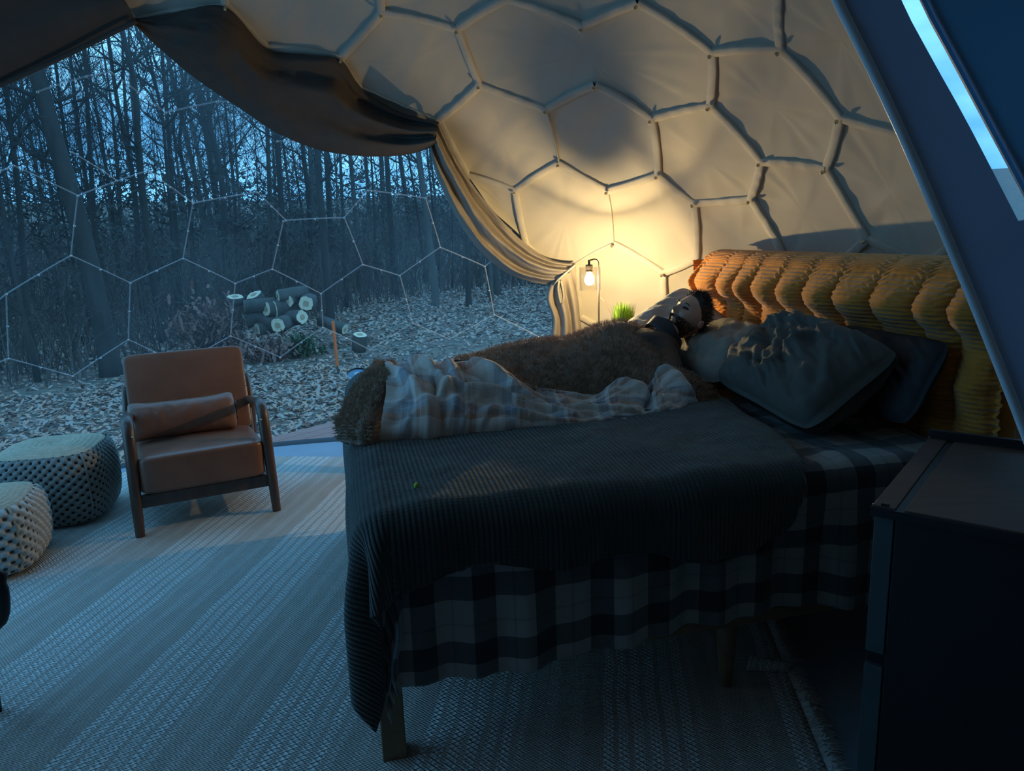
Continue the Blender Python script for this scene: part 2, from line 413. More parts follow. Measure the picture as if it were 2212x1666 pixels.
# liner: hexagon nodes (pixel positions unprojected on the dome), panels, edge strips, snaps
P = dict(A=(293, 42), B=(486, 12), b1=(577, 104), C=(736, 127), D=(824, 29), E=(987, 65), F=(1094, 0), G=(1257, 60), H=(1377, 9), I=(1537, 116), J=(1684, 110), K=(1678, -10),
 L=(1035, 185), Mm=(948, 262), N=(1179, 239), O=(1285, 186), Pp=(1407, 259), Q=(1532, 231), Rr=(1642, 352), S=(1782, 367), T=(1813, 257), U=(1956, 298), V=(1620, 433), Ww=(1498, 441), X=(1420, 380),
 Y=(1312, 414), Z=(1207, 354), a=(1112, 414), b=(1135, 529), c=(1009, 380), c2=(782, 190), d=(1324, 528), e=(1242, 572), f=(1432, 592), g=(1503, 561), h=(1251, 685), i=(1345, 742), j=(1436, 700),
 k=(1700, 572), l=(1870, 518), m=(1800, 575), n=(1990, 580), o=(2065, 520), p=(2230, 330), q=(1890, 80), A0=(225, -70), B0=(492, -90), D0=(800, -90), F1=(1180, -110), H1=(1400, -110), K1=(1660, -130), K2=(1790, -150), q2=(2080, -60),
 g2=(1570, 620), g3=(1560, 720), k2=(1640, 640), m2=(1800, 700), n2=(2000, 690), o2=(2200, 560), b2=(1190, 575), a2=(1060, 455), U2=(2060, 280), o3=(2140, 470), H2=(1520,-60), bl=(1190, 760), hl=(1240, 800), il=(1345, 860), jl=(1440, 830), A1=(330, -160))
LIN = struct(empty('wall_right')); 
def panel(ids, dip=.022, seed=0):
    pts = [sp(*P[k]) for k in ids]; n = len(pts); c = sum(pts, Vector())/n; ring = []
    per = 10
    for i in range(n):
        for t in range(per): ring.append(pts[i].lerp(pts[(i+1) % n], t/per))
    K = 12; mbp = MB(); V = []; m = len(ring)
    for r_ in range(K+1):
        s = r_/K
        for q, p in enumerate(ring):
            x = c.lerp(p, s) if r_ else c
            dd = (x-DC); rr = dd.length; nn = dd.normalized()
            ed = 1-s**3
            tgt = DR + .012 + dip*ed*.7
            an = q/m*n
            wr = .009*math.sin(an*math.pi*4+seed)*s**2*(1-s**6)*(abs((an % 1)-.5)*2) + .009*fb(x.x*3+seed, x.y*3, x.z*3)+.008*ns((x.x-x.z)*9+seed, (x.x+x.z)*1.5, seed)
            V.append(DC + nn*(tgt + wr*ed**.3 if r_ < K else tgt))
    Fs = []
    for r_ in range(K):
        for q in range(m): Fs.append((r_*m+q, r_*m+(q+1) % m, (r_+1)*m+(q+1) % m, (r_+1)*m+q))
    mbp.add(V, Fs); return mbp.build('liner_panel', M['liner'], LIN)
PANELS = ['B b1 C D D0 B0', 'A B B0 A1 A0', 'C D E L Mm c2', 'E F G H I Q Pp O N L', 'L N Z a c Mm', 'N O Pp X Y Z', 'Pp Q Rr V Ww X', 'I J T S Rr Q', 'Z Y d e b2 b a', 'Y X Ww g f d',
 'd f j i h e', 'Ww V k k2 g2 g', 'V Rr S l m k', 'S T U o n l', 'J K K2 q U T', 'D E F F1 D0', 'F G H H1 F1', 'H I J K K1 H2', 'c a b b2 a2', 'f g g2 g3 j', 'l n n2 m2 m', 'k m m2 k2', 'U U2 o3 o', 'o o3 o2 n2 n', 'K K1 K2', 'e h hl bl b2', 'h i il hl', 'i j jl il', 'g2 k2 m2 g3', 'H H2 H1']
for s_, ids in enumerate(PANELS): panel(ids.split(), seed=s_*1.7)
def strip(ida, idb, w=.023, sag=0):
    A_, B_ = sp(*P[ida]), sp(*P[idb]); mbp = MB(); n = 15; prof = [(-1, -.6), (-.97, .6), (-.7, .95), (0, 1.0), (.7, .95), (.97, .6), (1, -.6)]
    t = (B_-A_).normalized(); V = []
    for i in range(n+1):
        s = i/n; x = A_.lerp(B_, s); nn = (x-DC).normalized(); side = nn.cross(t).normalized()
        x = DC+nn*(DR+.012); x += side*(.006*math.sin(s*math.pi)*(1 if ns(A_.x*5, B_.y*5) > 0 else -1)) 
        pk = .0035*math.sin(s*70)*sm(0, .2, s)*(1 if ns(A_.x*7, A_.z*9) > .1 else .25)
        for (q, hgt) in prof: V.append(x + side*w*q - nn*(.014*hgt+pk*hgt))
    Fs = []
    for i in range(n):
        for k_ in range(6): Fs.append((i*7+k_, i*7+k_+1, (i+1)*7+k_+1, (i+1)*7+k_))
    mbp.add(V, Fs); return mbp.build('edge_strip', M['strip'], LIN)
EDG = 'B-b1 b1-C C-D D-E D-D0 B-B0 E-F F-G G-H H-I I-J J-K I-Q E-L L-Mm L-N N-O O-Pp Pp-Q Q-Rr Rr-S S-T T-J T-U Rr-V V-Ww Ww-X X-Pp X-Y Y-Z a-Z a-b a-c Mm-c Ww-g V-k S-l d-f d-e f-g f-j e-h h-i l-m l-n n-o K-K1 b-b2'
for ed in EDG.split():
    x_, y_ = ed.split('-'); strip(x_, y_, .023 if ed not in ('d-e',) else .010)
for ed in ('N-Z', 'Y-d', 'A-B', 'Mm-c2', 'C-c2'):
    x_, y_ = ed.split('-'); strip(x_, y_, .006)
for k_ in 'B C D E G H I J L Mm N O Pp Q Rr S T V Ww X Y Z a b d f g h l'.split():
    c_ = sp(*P[k_]); nn = (DC-c_).normalized(); mbp = MB()
    mbp.lathe(DC-nn*(DR-.020), [(.001, .0), (.010, 0), (.011, .004), (.007, .010), (.0065, .016), (.001, .018)], 10, axis=nn)
    mbp.build('snap_button', M['metal'], LIN)

# window seams
WS = ['-440,420 -300,375 -170,440 0,375 30,361 169,426 319,372 417,442 555,418 617,479 743,473 794,414 918,431 990,380', '156,332 226,375 252,393', '169,426 154,555', '417,442 396,561', '612,480 588,584', '743,473 783,574', '918,431 950,537',
 '-420,600 -300,690 -190,585 -60,700 15,638 154,555 282,614 396,561 508,615 588,584 693,637 783,574 863,598 950,537 1046,578 1110,530', '15,638 20,777', '-300,375 -300,690' if False else '-170,440 -190,585', '-60,700 -40,800', '-300,690 -340,800', '282,614 278,736', '693,637 697,709', '508,615 498,728', '1046,578 1066,682', '863,598 890,700',
 '-340,800 -220,850 -40,800 20,777 158,815 278,736 390,790 498,728 605,774 697,709 799,758 890,700 970,735 1066,682 1162,730 1230,700', '82,202 187,169 240,160', '358,247 469,223 530,222', '599,308 680,309', '240,160 358,247']
def win_strip(pts, w=.0042):
    pts = [sp(*p, .0) for p in pts]; n = len(pts); mbp = MB()
    for A_, B_ in zip(pts, pts[1:]):
        t = (B_-A_).normalized(); V = []
        for i in range(7):
            x = A_.lerp(B_, i/6); nn = (x-DC).normalized(); side = nn.cross(t).normalized(); x = DC+nn*(DR+.02)
            V += [x-side*w, x-side*w*.5-nn*.006, x+side*w*.5-nn*.006, x+side*w]
        mbp.add(V, [(i*4+k_, i*4+k_+1, i*4+k_+5, i*4+k_+4) for i in range(6) for k_ in range(3)])
    return mbp.build('seam', M['seam'], win)
nodes = set()
for s_ in WS:
    pts = [tuple(float(t) for t in q.split(',')) for q in s_.split()]
    for q0, q1 in zip(pts, pts[1:]): win_strip([q0, q1]); nodes.add(((q0[0]+q1[0])/2, (q0[1]+q1[1])/2))
    nodes.update(pts)
rivet_me = None
for q in sorted(nodes):
    c_ = sp(*q); nn = (DC-c_).normalized()
    if rivet_me is None:
        r_ = MB(); r_.lathe((0, 0, 0), [(.001, 0), (.008, 0), (.008, .004), (.001, .006)], 8); ro = r_.build('rivet', M['steel'], win); rivet_me = ro.data
    else:
        ro = bpy.data.objects.new('rivet', rivet_me); COL.objects.link(ro); ro.parent = win
    ro.matrix_world = Matrix.Translation(DC-nn*(DR+.012)) @ nn.to_track_quat('Z', 'Y').to_matrix().to_4x4()

# ---------------------------------------------------------------- drapes
def loftpx(cA, cB, nu, nv, dfun, base=(0, 0)):
    a_, b_ = cr([(*p, 0) for p in cA], nu), cr([(*p, 0) for p in cB], nu)
    def fn(u, v):
        i = round(u*(nu-1)); q = a_[i].lerp(b_[i], v)
        return sp(q.x, q.y, dfun(u, v))
    m_ = MB(); m_.grid(nu, nv, fn, lambda u, v: (u*2, v)); return m_
dr = tag(empty('swag_curtain', sp(600, 200)), 'swagged curtain with shade painted into its colour, gathered along the upper right edge of the clear bay window', 'curtain')
def d1(u, v):
    fold = .05*math.sin(v*math.pi*5+.6+u*1.5)*sm(.25, 1, u)*sm(0, .2, v) + .02*fb(u*6, v*3)
    return .02 + .10*math.sin(v*math.pi)*sm(0, .3, u)+ .05*v + fold*(1-.3*v) + (.05*sm(.9, 1, u))
loftpx([(290, 40), (370, 30), (484, 14), (577, 106), (660, 118), (736, 130), (782, 192), (860, 240), (948, 264)],
       [(290, 52), (330, 92), (420, 168), (520, 236), (600, 288), (690, 324), (790, 338), (880, 334), (938, 316)], 120, 60, d1).build('cloth', M['shadedrape'], dr, solid=.004)
def d2(u, v): return .03 + .02*math.sin(v*8+u*3) + .03*v
dl = tag(empty('hanging_curtain', sp(100, 50)), 'curtain panel with shade painted into its colour, stretched across the upper left corner of the window', 'curtain')
loftpx([(-520, -200), (-250, -120), (-60, -80), (60, -80), (150, -80), (230, -60)], [(-520, 400), (-300, 308), (-120, 234), (0, 186), (150, 118), (296, 46)], 90, 30, d2).build('cloth', M['shadedrape'], dl, solid=.004)
m_ = MB(); hp = [sp(x, y, .075) for x, y in ((-520, 398), (-300, 306), (-120, 232), (0, 184), (150, 116), (294, 46))]; m_.tube(cr(hp, 30), .012, 8); m_.build('hem', M['shadedrape'], dl)
ct = tag(empty('tied_curtain', sp(1200, 600)), 'taupe curtain gathered and tied back beside the bedside lamp', 'curtain')
def d3(u, v):
    vv = v+.05*math.sin(u*5+1)+.06*ns(u*3, v*2, 4)
    return .03 + .08*math.sin(v*math.pi) + (.030*math.sin(vv*math.pi*5+u*2)+.016*math.sin(vv*math.pi*9+u*5+1)*sm(.3, .9, u))*(1-.6*sm(.88, 1, u)) + .03*fb(u*3, v*3) + .03*sm(.7, 1, u)
loftpx([(945, 262), (975, 325), (1012, 386), (1065, 455), (1130, 522), (1190, 560), (1243, 570)], [(928, 322), (945, 385), (985, 468), (1030, 535), (1090, 587), (1150, 610), (1200, 616)], 120, 60, d3).build('swag', M['drape'], ct, solid=.004)
def d4(u, v):
    return .10+ .03*math.sin(v*math.pi*5+.5)*sm(0, .2, u) + .04*math.sin(v*math.pi)
loftpx([(1196, 600), (1182, 645), (1195, 690), (1192, 745), (1190, 900)], [(1232, 588), (1246, 640), (1252, 690), (1258, 745), (1262, 900)], 60, 50, d4).build('tail', M['drape'], ct, solid=.004)
def d4b(u, v): return .06+.03*math.sin(v*3+u*4)
loftpx([(1243, 572), (1215, 600), (1200, 612)], [(1246, 640), (1245, 680), (1240, 745)], 24, 20, d4b).build('gathered_corner', M['drape'], ct, solid=.004)
def d4c(u, v): return .13-.02*math.cos(v*math.pi)
m_ = MB(); m_.tube(cr([sp(1243, 572, .10), sp(1222, 590, .16), sp(1204, 606, .17), sp(1196, 616, .10)], 14), [.012]*14, 8, flat=.5); m_.build('tie_band', M['strip'], ct)
m_ = MB(); m_.tube(cr([sp(1212, 606, .16), sp(1218, 640, .17), sp(1212, 655, .17), sp(1206, 625, .17), sp(1208, 606, .16)], 20), .008, 6); m_.build('tie_loop', M['shell'], ct)

# ---------------------------------------------------------------- painted entry panel at right
PN = Vector((-.45, -.89, 0)).normalized()
def onpanel(px, py, off=0):
    d = ray(px, py); n_ = PN; p0 = Vector((.7, 1.3, 0))+PN*off; return EYEP+d*((p0-EYEP).dot(n_)/d.dot(n_))
PE = [(1700, -220), (1800, 0), (1875, 150), (1945, 300), (2040, 520), (2130, 740), (2212, 950), (2300, 1190), (2420, 1600)]
PS0 = [(1860, -220), (1942, -10), (2015, 130), (2090, 265), (2200, 478)]
PS1 = [(1900, -220), (1985, -10), (2058, 130), (2130, 265), (2240, 470)]
pan = struct(empty('wall_entry'))
def slab(poly, th, name, m, off=0, bev=0.002):
    f_ = [onpanel(*p, off) for p in poly]; back = -PN*th
    mm = MB(); n = len(f_); mm.add(f_+[p+back for p in f_], [tuple(range(n)), tuple(range(2*n-1, n-1, -1))]+[(i, i+n, (i+1) % n+n, (i+1) % n) for i in range(n)])
    return mm.build(name, m, pan, smooth=False)
e_ = [tuple(p)[:2] for p in cr([(*p, 0) for p in PE], 24)]; s0 = [tuple(p)[:2] for p in cr([(*p, 0) for p in PS0], 12)]; s1 = [tuple(p)[:2] for p in cr([(*p, 0) for p in PS1], 12)]
for i in range(23):      # left stile as short quads so the slot stays open
    if i < 13: slab([e_[i], e_[i+1], s0[min(int((i+1)*11/13+.5), 11)], s0[min(int(i*11/13+.5), 11)]], .03, 'panel', M['bluepanel']) if False else None
mm = MB(); back = -PN*.03
def quadstrip(A_, B_, m, name, off=0, th=.03):
    mm = MB(); n = len(A_); F_ = [onpanel(*p, off) for p in A_]+[onpanel(*p, off) for p in B_]; bk = -PN*th
    V = F_+[p+bk for p in F_]; Fs = []
    for i in range(n-1):
        Fs += [(i, i+1, n+i+1, n+i), (2*n+i, 3*n+i, 3*n+i+1, 2*n+i+1), (i, 2*n+i, 2*n+i+1, i+1), (n+i, n+i+1, 3*n+i+1, 3*n+i)]
    Fs += [(0, n, 3*n, 2*n), (n-1, 3*n-1, 4*n-1, 2*n-1)]
    mm.add(V, Fs); return mm.build(name, m, pan, smooth=False)
upE = [tuple(p)[:2] for p in cr([(*p, 0) for p in PE[:6]], 12)]
quadstrip(upE, s0, M['bluepanel'], 'stile')
quadstrip(s1, [(x+900, y-260) for x, y in s1], M['doorblue'], 'door_leaf', th=.02)
slab([upE[-1], s0[-1], s1[-1], (s1[-1][0]+900, s1[-1][1]-260), (3300, 1700), PE[8], PE[7], PE[6]], .03, 'lower_panel', M['bluepanel'])
mm = MB(); mm.tube([onpanel(*p, .004) for p in cr([(*p, 0) for p in PE], 30) for p in [(p.x+6, p.y)]], .0068, 8); mm.build('bright_edge_trim', M['bluetrim'], pan)
mm = MB(); mm.tube([onpanel(p.x+18, p.y, .002) for p in cr([(*p, 0) for p in PE], 30)], .0026, 8); mm.build('bright_edge_trim', M['bluetrim'], pan)
mm = MB(); mm.tube([onpanel(p[0]+14, p[1]-4, .002) for p in s1], .003, 8); mm.build('bright_edge_trim', M['bluepanel'], pan)
quadstrip(s0, s1, M['vinyl'], 'slot_pane', off=-.015, th=.002)

# ================================================================ OUTSIDE
def tree_variant(seed, h=13, r0=.14, lean=0, dens=1.0, bmin=2.0):
    rnd = random.Random(seed); T, Bm = MB(), MB()
    pts = []; rr = []; x = y = 0; n = 14
    ph = rnd.random()*6
    for i in range(n+1):
        t = i/n; z = t*h; x = lean*z + .25*math.sin(t*4+ph)*t; y = .25*math.sin(t*3.3+ph*2)*t
        pts.append(Vector((x, y, z-.15))); rr.append(r0*(1-.86*t)*(1+.5*math.exp(-z*3)))
    T.tube(pts, rr, 9)
    def at(t): 
        i = min(int(t*n), n-1); return pts[i].lerp(pts[i+1], t*n-i)
    def limb(p, d, L, r, lvl):
        m_ = 5 if lvl < 2 else 3; q = [p.copy()]; c = p.copy(); dd = d.copy()
        for k_ in range(m_):
            dd = (dd + Vector((rnd.gauss(0, .22), rnd.gauss(0, .22), rnd.gauss(.10, .15)))).normalized(); c = c + dd*L/m_; q.append(c.copy())
        Bm.tube(q, [r*(1-.8*k_/m_) for k_ in range(m_+1)], 4 if lvl < 1 else 3, cap=False)
        if lvl < 3:
            nb = (5, 4, 3)[lvl]
            for k_ in range(nb):
                i = rnd.randint(1, m_); a_ = rnd.random()*6.283; o_ = dd.orthogonal().normalized(); o_ = Matrix.Rotation(a_, 3, dd) @ o_
                limb(q[i], (dd*.75+o_*.8+Vector((0, 0, .15))).normalized(), L*rnd.uniform(.42, .68), r*.52, lvl+1)
    for k_ in range(int(15*dens)):
        t = rnd.uniform(bmin/h, .97); a_ = rnd.random()*6.283; rad = r0*(1-.86*t)
        limb(at(t), Vector((math.cos(a_), math.sin(a_), rnd.uniform(.3, .95))).normalized(), rnd.uniform(1.4, 3.2)*(1.1-.5*t), rad*.42, 0)
    return T, Bm
VAR = []
for sd, (h, r0, lean, dens, bmin) in enumerate([(12, .13, .03, 1.0, 3.2), (14, .17, -.04, 1.0, 4), (11, .09, .05, 1.2, 2.2), (13, .10, -.05, 1.1, 3.0), (9, .06, .02, 1.2, 1.8), (10, .05, -.08, 1.2, 1.5)]):
    T, Bm = tree_variant(100+sd, h, r0, lean, dens, bmin)
    e_t = empty('bare_tree'); t_ = T.build('trunk', M['bark'] if sd % 3 else M['bark2'], e_t); b_ = Bm.build('branches', M['twig'], e_t); VAR.append((e_t, t_, b_))
used = [False]*6
def place_tree(v, x, y, rz, s, label, group=None, lean=None, trunkmat=None):
    e0, t0, b0 = VAR[v]
    if not used[v]: e1 = e0; used[v] = True
    else:
        e1 = e0.copy(); COL.objects.link(e1)
        for ch in (t0, b0): c_ = ch.copy(); COL.objects.link(c_); c_.parent = e1
    e1.location = (x, y, ground_z(x, y)); e1.scale = (s, s, s*random.uniform(.95, 1.1))
    if lean is not None: e1.rotation_euler = (0, lean, 0)
    else: e1.rotation_euler = (random.gauss(0, .035), random.gauss(0, .05), rz)
    e1['label'] = label; e1['category'] = 'tree'
    if group: e1['group'] = group
    return e1
# trunks that the photograph lets one pick out, drawn along their own lines
KEY = [([(78, 150), (118, 300), (160, 440), (205, 620), (240, 800)], 11.4, (.30, .29), 'thick dark trunk leaning left at the far left, nearest big tree', False),
 ([(262, 60), (292, 190), (300, 330), (325, 560), (352, 728)], 15, (.12, .15), 'upright trunk rising behind the left side of the armchair', False),
 ([(232, 70), (255, 230), (290, 400), (300, 600)], 19, (.07, .12), 'slim leaning trunk just left of the pale upright one', False),
 ([(183, 110), (190, 250), (200, 420), (215, 640)], 17, (.06, .11), 'thin straight trunk between the thick leaning tree and its neighbours', False),
 ([(300, 80), (345, 220), (362, 380), (380, 620)], 18, (.05, .08), 'thin trunk leaning left near the window apex', False),
 ([(352, 140), (362, 260), (372, 400), (392, 640)], 20, (.08, .12), 'straight trunk under the top corner of the window', False),
 ([(470, 200), (452, 260), (480, 400), (490, 640)], 21, (.12, .17), 'bent trunk with a crook in its upper stem', False),
 ([(395, 235), (388, 320), (408, 420), (420, 650)], 22, (.08, .13), 'curved trunk standing left of the crooked tree', False),
 ([(598, 240), (603, 360), (612, 500), (620, 640)], 23, (.12, .18), 'trunk standing directly behind the log pile', False),
 ([(652, 260), (656, 340), (668, 440), (672, 640)], 26, (.13, .18), 'trunk between the log pile tree and the wide one', False),
 ([(684, 260), (690, 400), (703, 560), (716, 705)], 16.5, (.15, .19), 'wide dark trunk rising just above the orange stake', False),
 ([(832, 280), (840, 420), (852, 600)], 24, (.13, .18), 'trunk standing right of centre behind the window zigzag', False),
 ([(900, 300), (915, 420), (938, 610)], 20, (.13, .17), 'last clear trunk left of the tied curtain', True),
 ([(20, 250), (40, 420), (60, 700), (70, 800)], 12.5, (.08, .11), 'dark slender trunk at the left edge of the picture', False),
 ([(1040, 380), (1052, 500), (1062, 640)], 21, (.07, .10), 'thin grey trunk seen beside the edge of the tied curtain', True)]
for pts, Y, (ra, rb), lab, pale in KEY:
    W_ = [aty(x, y, Y) for x, y in pts]
    top = W_[0] + (W_[0]-W_[1]).normalized()*3.0; bot = W_[-1].copy(); bot.z = ground_z(bot.x, bot.y)-.1
    c_ = cr([top]+W_+([bot] if bot.z < W_[-1].z-.05 else []), 22)
    e_t = empty('bare_tree', (bot.x, bot.y, bot.z), lab, 'tree'); T, Bm = MB(), MB(); n = len(c_)
    k_ = .5 if Y < 17 else .62
    T.tube(c_, [k_*((ra*.6)+(rb-ra*.6)*i/(n-1))*(1+.35*math.exp(-(n-1-i)*.9)) for i in range(n)], 12); T.build('trunk', M['bark2'] if pale else M['bark'], e_t)
    rnd = random.Random(int(Y*100))
    def limb(p, d, L, r, lvl):
        m_ = 6 if lvl < 2 else 3; q = [p.copy()]; c = p.copy(); dd = d.copy()
        for kk in range(m_):
            dd = (dd+Vector((rnd.gauss(0, .2), rnd.gauss(0, .2), rnd.gauss(.08, .16)))).normalized(); c = c+dd*L/m_; q.append(c.copy())
        Bm.tube(q, [r*(1-.8*kk/m_) for kk in range(m_+1)], 4 if lvl < 1 else 3, cap=False)
        if lvl < 3:
            for kk in range((5, 4, 3)[lvl]):
                i = rnd.randint(1, m_); o_ = Matrix.Rotation(rnd.random()*6.283, 3, dd) @ dd.orthogonal().normalized()
                limb(q[i], (dd*.7+o_*.8+Vector((0, 0, .1))).normalized(), L*rnd.uniform(.45, .7), r*.5, lvl+1)
    for kk in range(11):
        i = rnd.randint(0, int(n*.55)); a_ = rnd.random()*6.283
        limb(c_[i], Vector((math.cos(a_), math.sin(a_), rnd.uniform(.2, .9))).normalized(), rnd.uniform(1.0, 2.6), .035, 0)
    Bm.build('branches', M['twig'], e_t)
rnd = random.Random(5)
G1 = 'bare trunks filling the middle of the wood'; G2 = 'bare trunks deep in the wood'
cnt = 0
for i in range(150):
    ad = rnd.uniform(-47, 8); r = 13+60*(i/150)**1.15
    if r < 18 and ad > -33: ad = -33-abs(ad)*.4
    az = R_(ad); x = r*math.sin(az); y = r*math.cos(az)
    v = rnd.choice((0, 1, 2, 3, 2, 3, 4, 5, 4)) if i > 40 else rnd.choice((2, 3, 4, 5, 4, 5))
    g_ = G1 if r < 34 else G2
    place_tree(v, x, y, rnd.random()*6.28, rnd.uniform(.75, 1.15), 'bare grey tree among its look-alikes in the middle of the wood' if g_ == G1 else 'slim bare tree among its look-alikes deep in the wood', g_)
# undergrowth: stems nobody could count
mb = MB()
for i in range(9000):
    ad = rnd.uniform(-48, 9); az = R_(ad); r = interp([(-30, 12.8), (-24, 16), (-14, 19), (-6, 24), (8, 26)], ad)+36*rnd.random()**1.3; x = r*math.sin(az); y = r*math.cos(az); z = ground_z(x, y)
    L = rnd.uniform(.6, 2.6)*(1 if r > 16 else .6); d = Vector((rnd.gauss(0, .22), rnd.gauss(0, .2), 1)).normalized(); p = Vector((x, y, z-.05)); w = rnd.uniform(.004, .014)*(1+r*.02)
    q = p+d*L*.5; e2 = q+(d+Vector((rnd.gauss(0, .35), rnd.gauss(0, .3), 0))).normalized()*L*.5
    mb.add([p-Vector((w, 0, 0)), p+Vector((w, 0, 0)), p+Vector((0, w, 0)), q-Vector((w*.7, 0, 0)), q+Vector((w*.7, 0, 0)), q+Vector((0, w, 0)), e2],
           [(0, 1, 4, 3), (1, 2, 5, 4), (2, 0, 3, 5), (3, 4, 6), (4, 5, 6), (5, 3, 6)])
    for k_ in range(2):
        s_ = q.lerp(e2, rnd.random()); t_ = s_+Vector((rnd.gauss(0, .5), rnd.gauss(0, .5), rnd.uniform(.1, .6))).normalized()*L*.35; ww = w*.5
        mb.add([s_-Vector((ww, 0, 0)), s_+Vector((ww, 0, 0)), s_+Vector((0, 0, ww)), t_], [(0, 1, 3), (1, 2, 3), (2, 0, 3)])
tag(mb.build('undergrowth', M['brush'], smooth=False), 'tangle of thin bare brush stems under the trees', 'undergrowth', kind='stuff')
# evergreen and leafy masses low in the wood
mb = MB()
for i in range(26000):
    ad = rnd.uniform(-48, 6); az = R_(ad); r = interp([(-26, 17), (-14, 21), (-6, 27)], ad)+38*rnd.random(); x = r*math.sin(az); y = r*math.cos(az)
    hmax = 1.6+4.6*max(0, fb(x*.13, y*.13, 3)+.45)
    z = ground_z(x, y)+rnd.random()*hmax; s_ = rnd.uniform(.05, .14)*(.5+r*.028)
    a_, b_ = rnd.random()*6.28, rnd.gauss(0, .8); t1 = Vector((math.cos(a_), math.sin(a_), b_)).normalized(); t2 = t1.orthogonal().normalized()
    p = Vector((x, y, z)); mb.add([p, p+t1*s_+t2*s_*.3, p+t1*s_*2, p+t1*s_-t2*s_*.3], [(0, 1, 2), (0, 2, 3)])
tag(mb.build('understory_foliage', mat('understory', (.065, .055, .045), .9, nscale=.5, col2=(.03, .034, .034)), smooth=False), 'dim mass of leaves and twigs low between the trunks', 'foliage', kind='stuff')
# leaf litter
def leaf_shape(p, s, a, tl, tw):
    ca, sa = math.cos(a), math.sin(a)
    pts = [(-1, 0, 0), (-.35, .55, .18), (.1, .28, .1), (.5, .5, .25), (1, 0, .05+tw), (.5, -.5, .2), (.1, -.28, .05), (-.35, -.55, .15)]
    V = []
    for x, y, z in pts:
        X = x*ca-y*sa; Y = x*sa+y*ca; V.append(Vector((p[0]+X*s, p[1]+Y*s, p[2]+z*s+tl*x*s)))
    return V, [(0, 1, 2), (0, 2, 6), (0, 6, 7), (2, 3, 4), (2, 4, 6), (6, 4, 5)]
lv = [MB(), MB(), MB()]; cand = []
for i in range(46000):
    az = R_(rnd.uniform(-50, 12)); r = math.sqrt(rnd.uniform(5.2**2, 27**2)) if i % 3 else rnd.uniform(5.2, 12)
    x = r*math.sin(az); y = r*math.cos(az)
    if math.hypot(x-DC.x, y-DC.y) < 3.62: continue
    cand.append((r, x, y))
cand.sort(); base_leaf = []
for i, (r, x, y) in enumerate(cand):
    s_ = rnd.uniform(.03, .062)*(1 if r < 14 else 1.35); z = ground_z(x, y)+rnd.uniform(.0, .03); k_ = rnd.choice((0, 0, 1, 1, 2))
    a_, tl, tw = rnd.random()*6.28, rnd.gauss(0, .35), rnd.uniform(0, .4)
    if i < 300:
        if len(base_leaf) < 3:
            m_ = MB(); m_.add(*leaf_shape((0, 0, 0), 1, 0, .2, .2)); o_ = m_.build('fallen_leaf', M[('leafa', 'leafb', 'leafc')[len(base_leaf)]], ground, smooth=False); base_leaf.append(o_)
        else:
            o_ = base_leaf[{0: 0, 1: 1, 2: 2}[k_]].copy(); COL.objects.link(o_)
        o_.location = (x, y, z+.01); o_.rotation_euler = (tl*.6, tw*.5, a_); o_.scale = (s_, s_, s_)
    else: lv[k_].add(*leaf_shape((x, y, z), s_, a_, tl, tw))
for k_, nm in enumerate(('leafa', 'leafb', 'leafc')):
    o_ = lv[k_].build('leaf_litter', M[nm], ground, smooth=False); o_['kind'] = 'stuff'
# russet shrub beside the log pile
def shrub(px, py, Y, w, h, n, m, label):
    p0 = aty(px, py, Y); p0.z = ground_z(p0.x, p0.y); e_t = empty('leafy_shrub', p0, label, 'shrub'); S, F_ = MB(), MB()
    for k_ in range(16):
        d = Vector((rnd.gauss(0, .5), rnd.gauss(0, .4), 1)).normalized(); S.tube([p0, p0+d*h*.5, p0+d*h+Vector((rnd.gauss(0, .1), 0, 0))], [.02, .012, .004], 5)
    for k_ in range(n):
        q = Vector((rnd.gauss(0, .4)*w, rnd.gauss(0, .35)*w, abs(rnd.gauss(.5, .27))*h)); V, Fs = leaf_shape(p0+q, rnd.uniform(.035, .07), rnd.random()*6.28, rnd.gauss(0, 1), .3); F_.add(V, Fs)
    S.build('stems', M['twig'], e_t); fo = F_.build('foliage', m, e_t, smooth=False); fo['kind'] = 'stuff'
shrub(455, 720, 13.2, .75, .95, 900, M['redleaf'], 'russet leafed shrub left of the log pile')
shrub(575, 745, 12.2, .5, .35, 350, M['redleaf'], 'low reddish bush in front of the log pile')
shrub(648, 735, 12.6, .35, .3, 260, mat('green_weed', (.05, .09, .04), .8), 'small green weed clump below the log pile')
